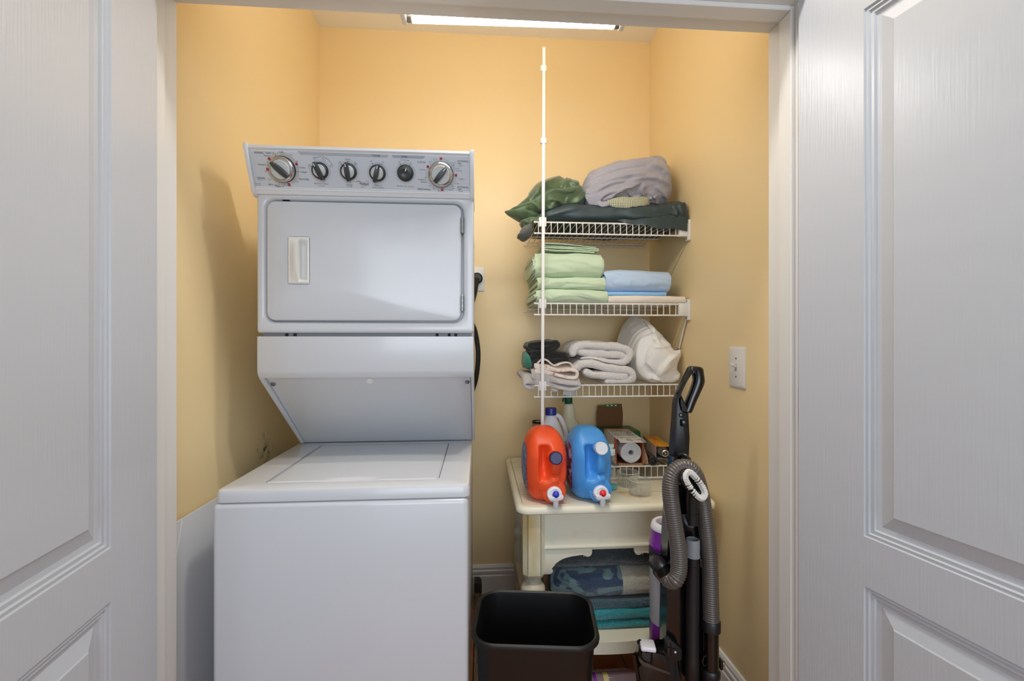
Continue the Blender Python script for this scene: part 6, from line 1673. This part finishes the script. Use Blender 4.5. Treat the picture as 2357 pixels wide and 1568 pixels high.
for (x0, y0, x1, y1) in ((1543, 1478, 1545, 1510), (1532, 1490, 1554, 1495)):
    pA, pB = at(x0, y0, 1.257), at(x1, y1, 1.257); tube(bm, [pA, pB], 0.0020, 6)
k2 = obj('knob_rib', bm, M_BLACKG, kb)
bm = B(); lathe(bm, [(0.0028, 0), (0.0028, 0.002)], at(1554, 1501, 1.258), (0, -1, 0), 10); obj('white_dot', bm, M_MARK, kb)
# floor nozzle and wheels below the picture edge
bm = B(); box(bm, 0.42, 0.60, 1.22, 1.42, 0.012, 0.075, 0.02, 3); obj('floor_nozzle', bm, M_BLACK, vc)
for y in (1.255, 1.42):
    bm = B(); lathe(bm, [(0.045, 0), (0.05, 0.004), (0.05, 0.022), (0.045, 0.026)], (0.60, y, 0.0505), (0, 1, 0), 28); obj('wheel', bm, M_BLACKG, vc)

# ------------------------------------------------------------------ black wastebasket
wb = thing('wastebasket', 'empty black plastic wastebasket on the floor in front of the table', 'wastebasket', (0.148, 1.283, 0))
RH = 0.452
Rw = Matrix.Translation((0.1595, 1.290, 0)) @ Matrix.Rotation(radians(-7.0), 4, 'Z')
def ring_(bm, hx, hy, r, z): return [bm.verts.new(Rw @ Vector((x, y, z))) for x, y in rrect(-hx, hx, -hy, hy, r, 10)]
HX, HY_ = 0.172, 0.134
bm = B()
seq = [(HX - .040, HY_ - .034, .05, 0.0), (HX - .037, HY_ - .031, .052, 0.006), (HX - .013, HY_ - .012, .062, RH - 0.024), (HX - .012, HY_ - .011, .062, RH - 0.016),
       (HX - .001, HY_ - .001, .066, RH - 0.014), (HX, HY_, .067, RH - 0.008), (HX - .002, HY_ - .002, .066, RH - 0.002), (HX - .007, HY_ - .007, .062, RH), (HX - .0125, HY_ - .0125, .058, RH - 0.003), (HX - .015, HY_ - .014, .056, RH - 0.012), (HX - .040, HY_ - .034, .05, 0.004)]
rows = [ring_(bm, *s) for s in seq]
grid_faces(bm, rows, wrap_u=True); bm.faces.new(rows[0][::-1]); bm.faces.new(rows[-1])
M_BIN = mat('matte_black_bin', (17, 17, 18), rough=0.36, bump=(500, 0.08, 0.0005))
tub_ = obj('tub', bm, M_BIN, wb, True, 40)

# ------------------------------------------------------------------ things on the floor and by the left wall
bm = B(); box(bm, -0.016, 0.012, 1.30, 2.215, 0.001, 0.055, 0.003)
pk = thing('narrow_plank', 'narrow weathered plank on the floor along the right side of the washer', 'plank', (0, 1.75, 0))
obj('board', bm, mat('weathered_wood', (112, 92, 72), rough=0.8, bump=(60, 0.4, 0.002), vary=((52, 44, 36), 40, 0.4, 0.65), stretch=(6, 0.6, 6)), pk)
bm = B(); prism(bm, [(-0.018, 0.0), (0.014, 0.0), (0.016, 0.085), (0.004, 0.098), (-0.018, 0.100)], 'y', 2.14, 2.205, 0.002); obj('end_block', bm, mat('dark_green_paint', (34, 38, 22), rough=0.5), pk)
ps = thing('white_panel_sheet', 'white plastic sheet standing against the left wall beside the washer', 'panel', (XL, 1.35, 0))
bm = B()
P = [(YF + 0.006, 0.002), (1.90, 0.002), (1.90, 0.788), (YF + 0.006, 0.788)]
prism(bm, P, 'x', XL + 0.0165, XL + 0.0205, 0.0012); obj('sheet', bm, M_TRIM if False else mat('white_sheet_plastic', (206, 208, 212), rough=0.4), ps)
bm = B(); tube(bm, [(XL + 0.0212, YF + 0.03, 0.70), (XL + 0.0212, YF + 0.045, 0.745), (XL + 0.0212, YF + 0.055, 0.785)], 0.0012, 6); obj('edge_strip', bm, M_WPLAST, ps)
pb_ = thing('purple_bottle', 'translucent bottle with a purple ring lying on the floor by the vacuum', 'bottle', (0.46, 1.60, 0))
bm = B(); lathe(bm, [(0.022, 0), (0.026, 0.006), (0.0265, 0.12), (0.025, 0.16), (0.012, 0.18)], (0.395, 1.585, 0.0320), (1, 0.03, 0), 32); bo_ = obj('body', bm, mat('pinkish_clear_plastic', (196, 170, 176), rough=0.15, trans=0.6, ior=1.25), pb_)
bm = B(); lathe(bm, [(0.0262, 0.004), (0.0275, 0.005), (0.0275, 0.014), (0.0262, 0.015)], (0.395, 1.585, 0.0320), (1, 0.03, 0), 36, cap=False); obj('purple_ring', bm, M_PURP, pb_)
bm = B(); lathe(bm, [(0.0268, 0.040), (0.0268, 0.058)], (0.395, 1.585, 0.0320), (1, 0.03, 0), 32, cap=False); obj('yellow_label', bm, mat('yellow_label', (206, 190, 120), rough=0.4), bo_)
tr = thing('pale_tray', 'pale pinkish shallow tray on the floor between wastebasket and vacuum', 'tray', (0.42, 1.55, 0))
bm = B(); rows = []
for d, z in ((0.01, 0.001), (0.0, 0.020), (-0.003, 0.022), (0.003, 0.022), (0.012, 0.004)):
    rows.append([bm.verts.new((x, y, z)) for x, y in rrect(0.35 + d, 0.56 - d, 1.45 + d, 1.655 - d, 0.03, 6)])
grid_faces(bm, rows, wrap_u=True); bm.faces.new(rows[0]); bm.faces.new(rows[-1]); obj('dish', bm, mat('pale_pink_plastic', (204, 186, 180), rough=0.35, vary=((170, 150, 142), 90, 0.5, 0.7)), tr)
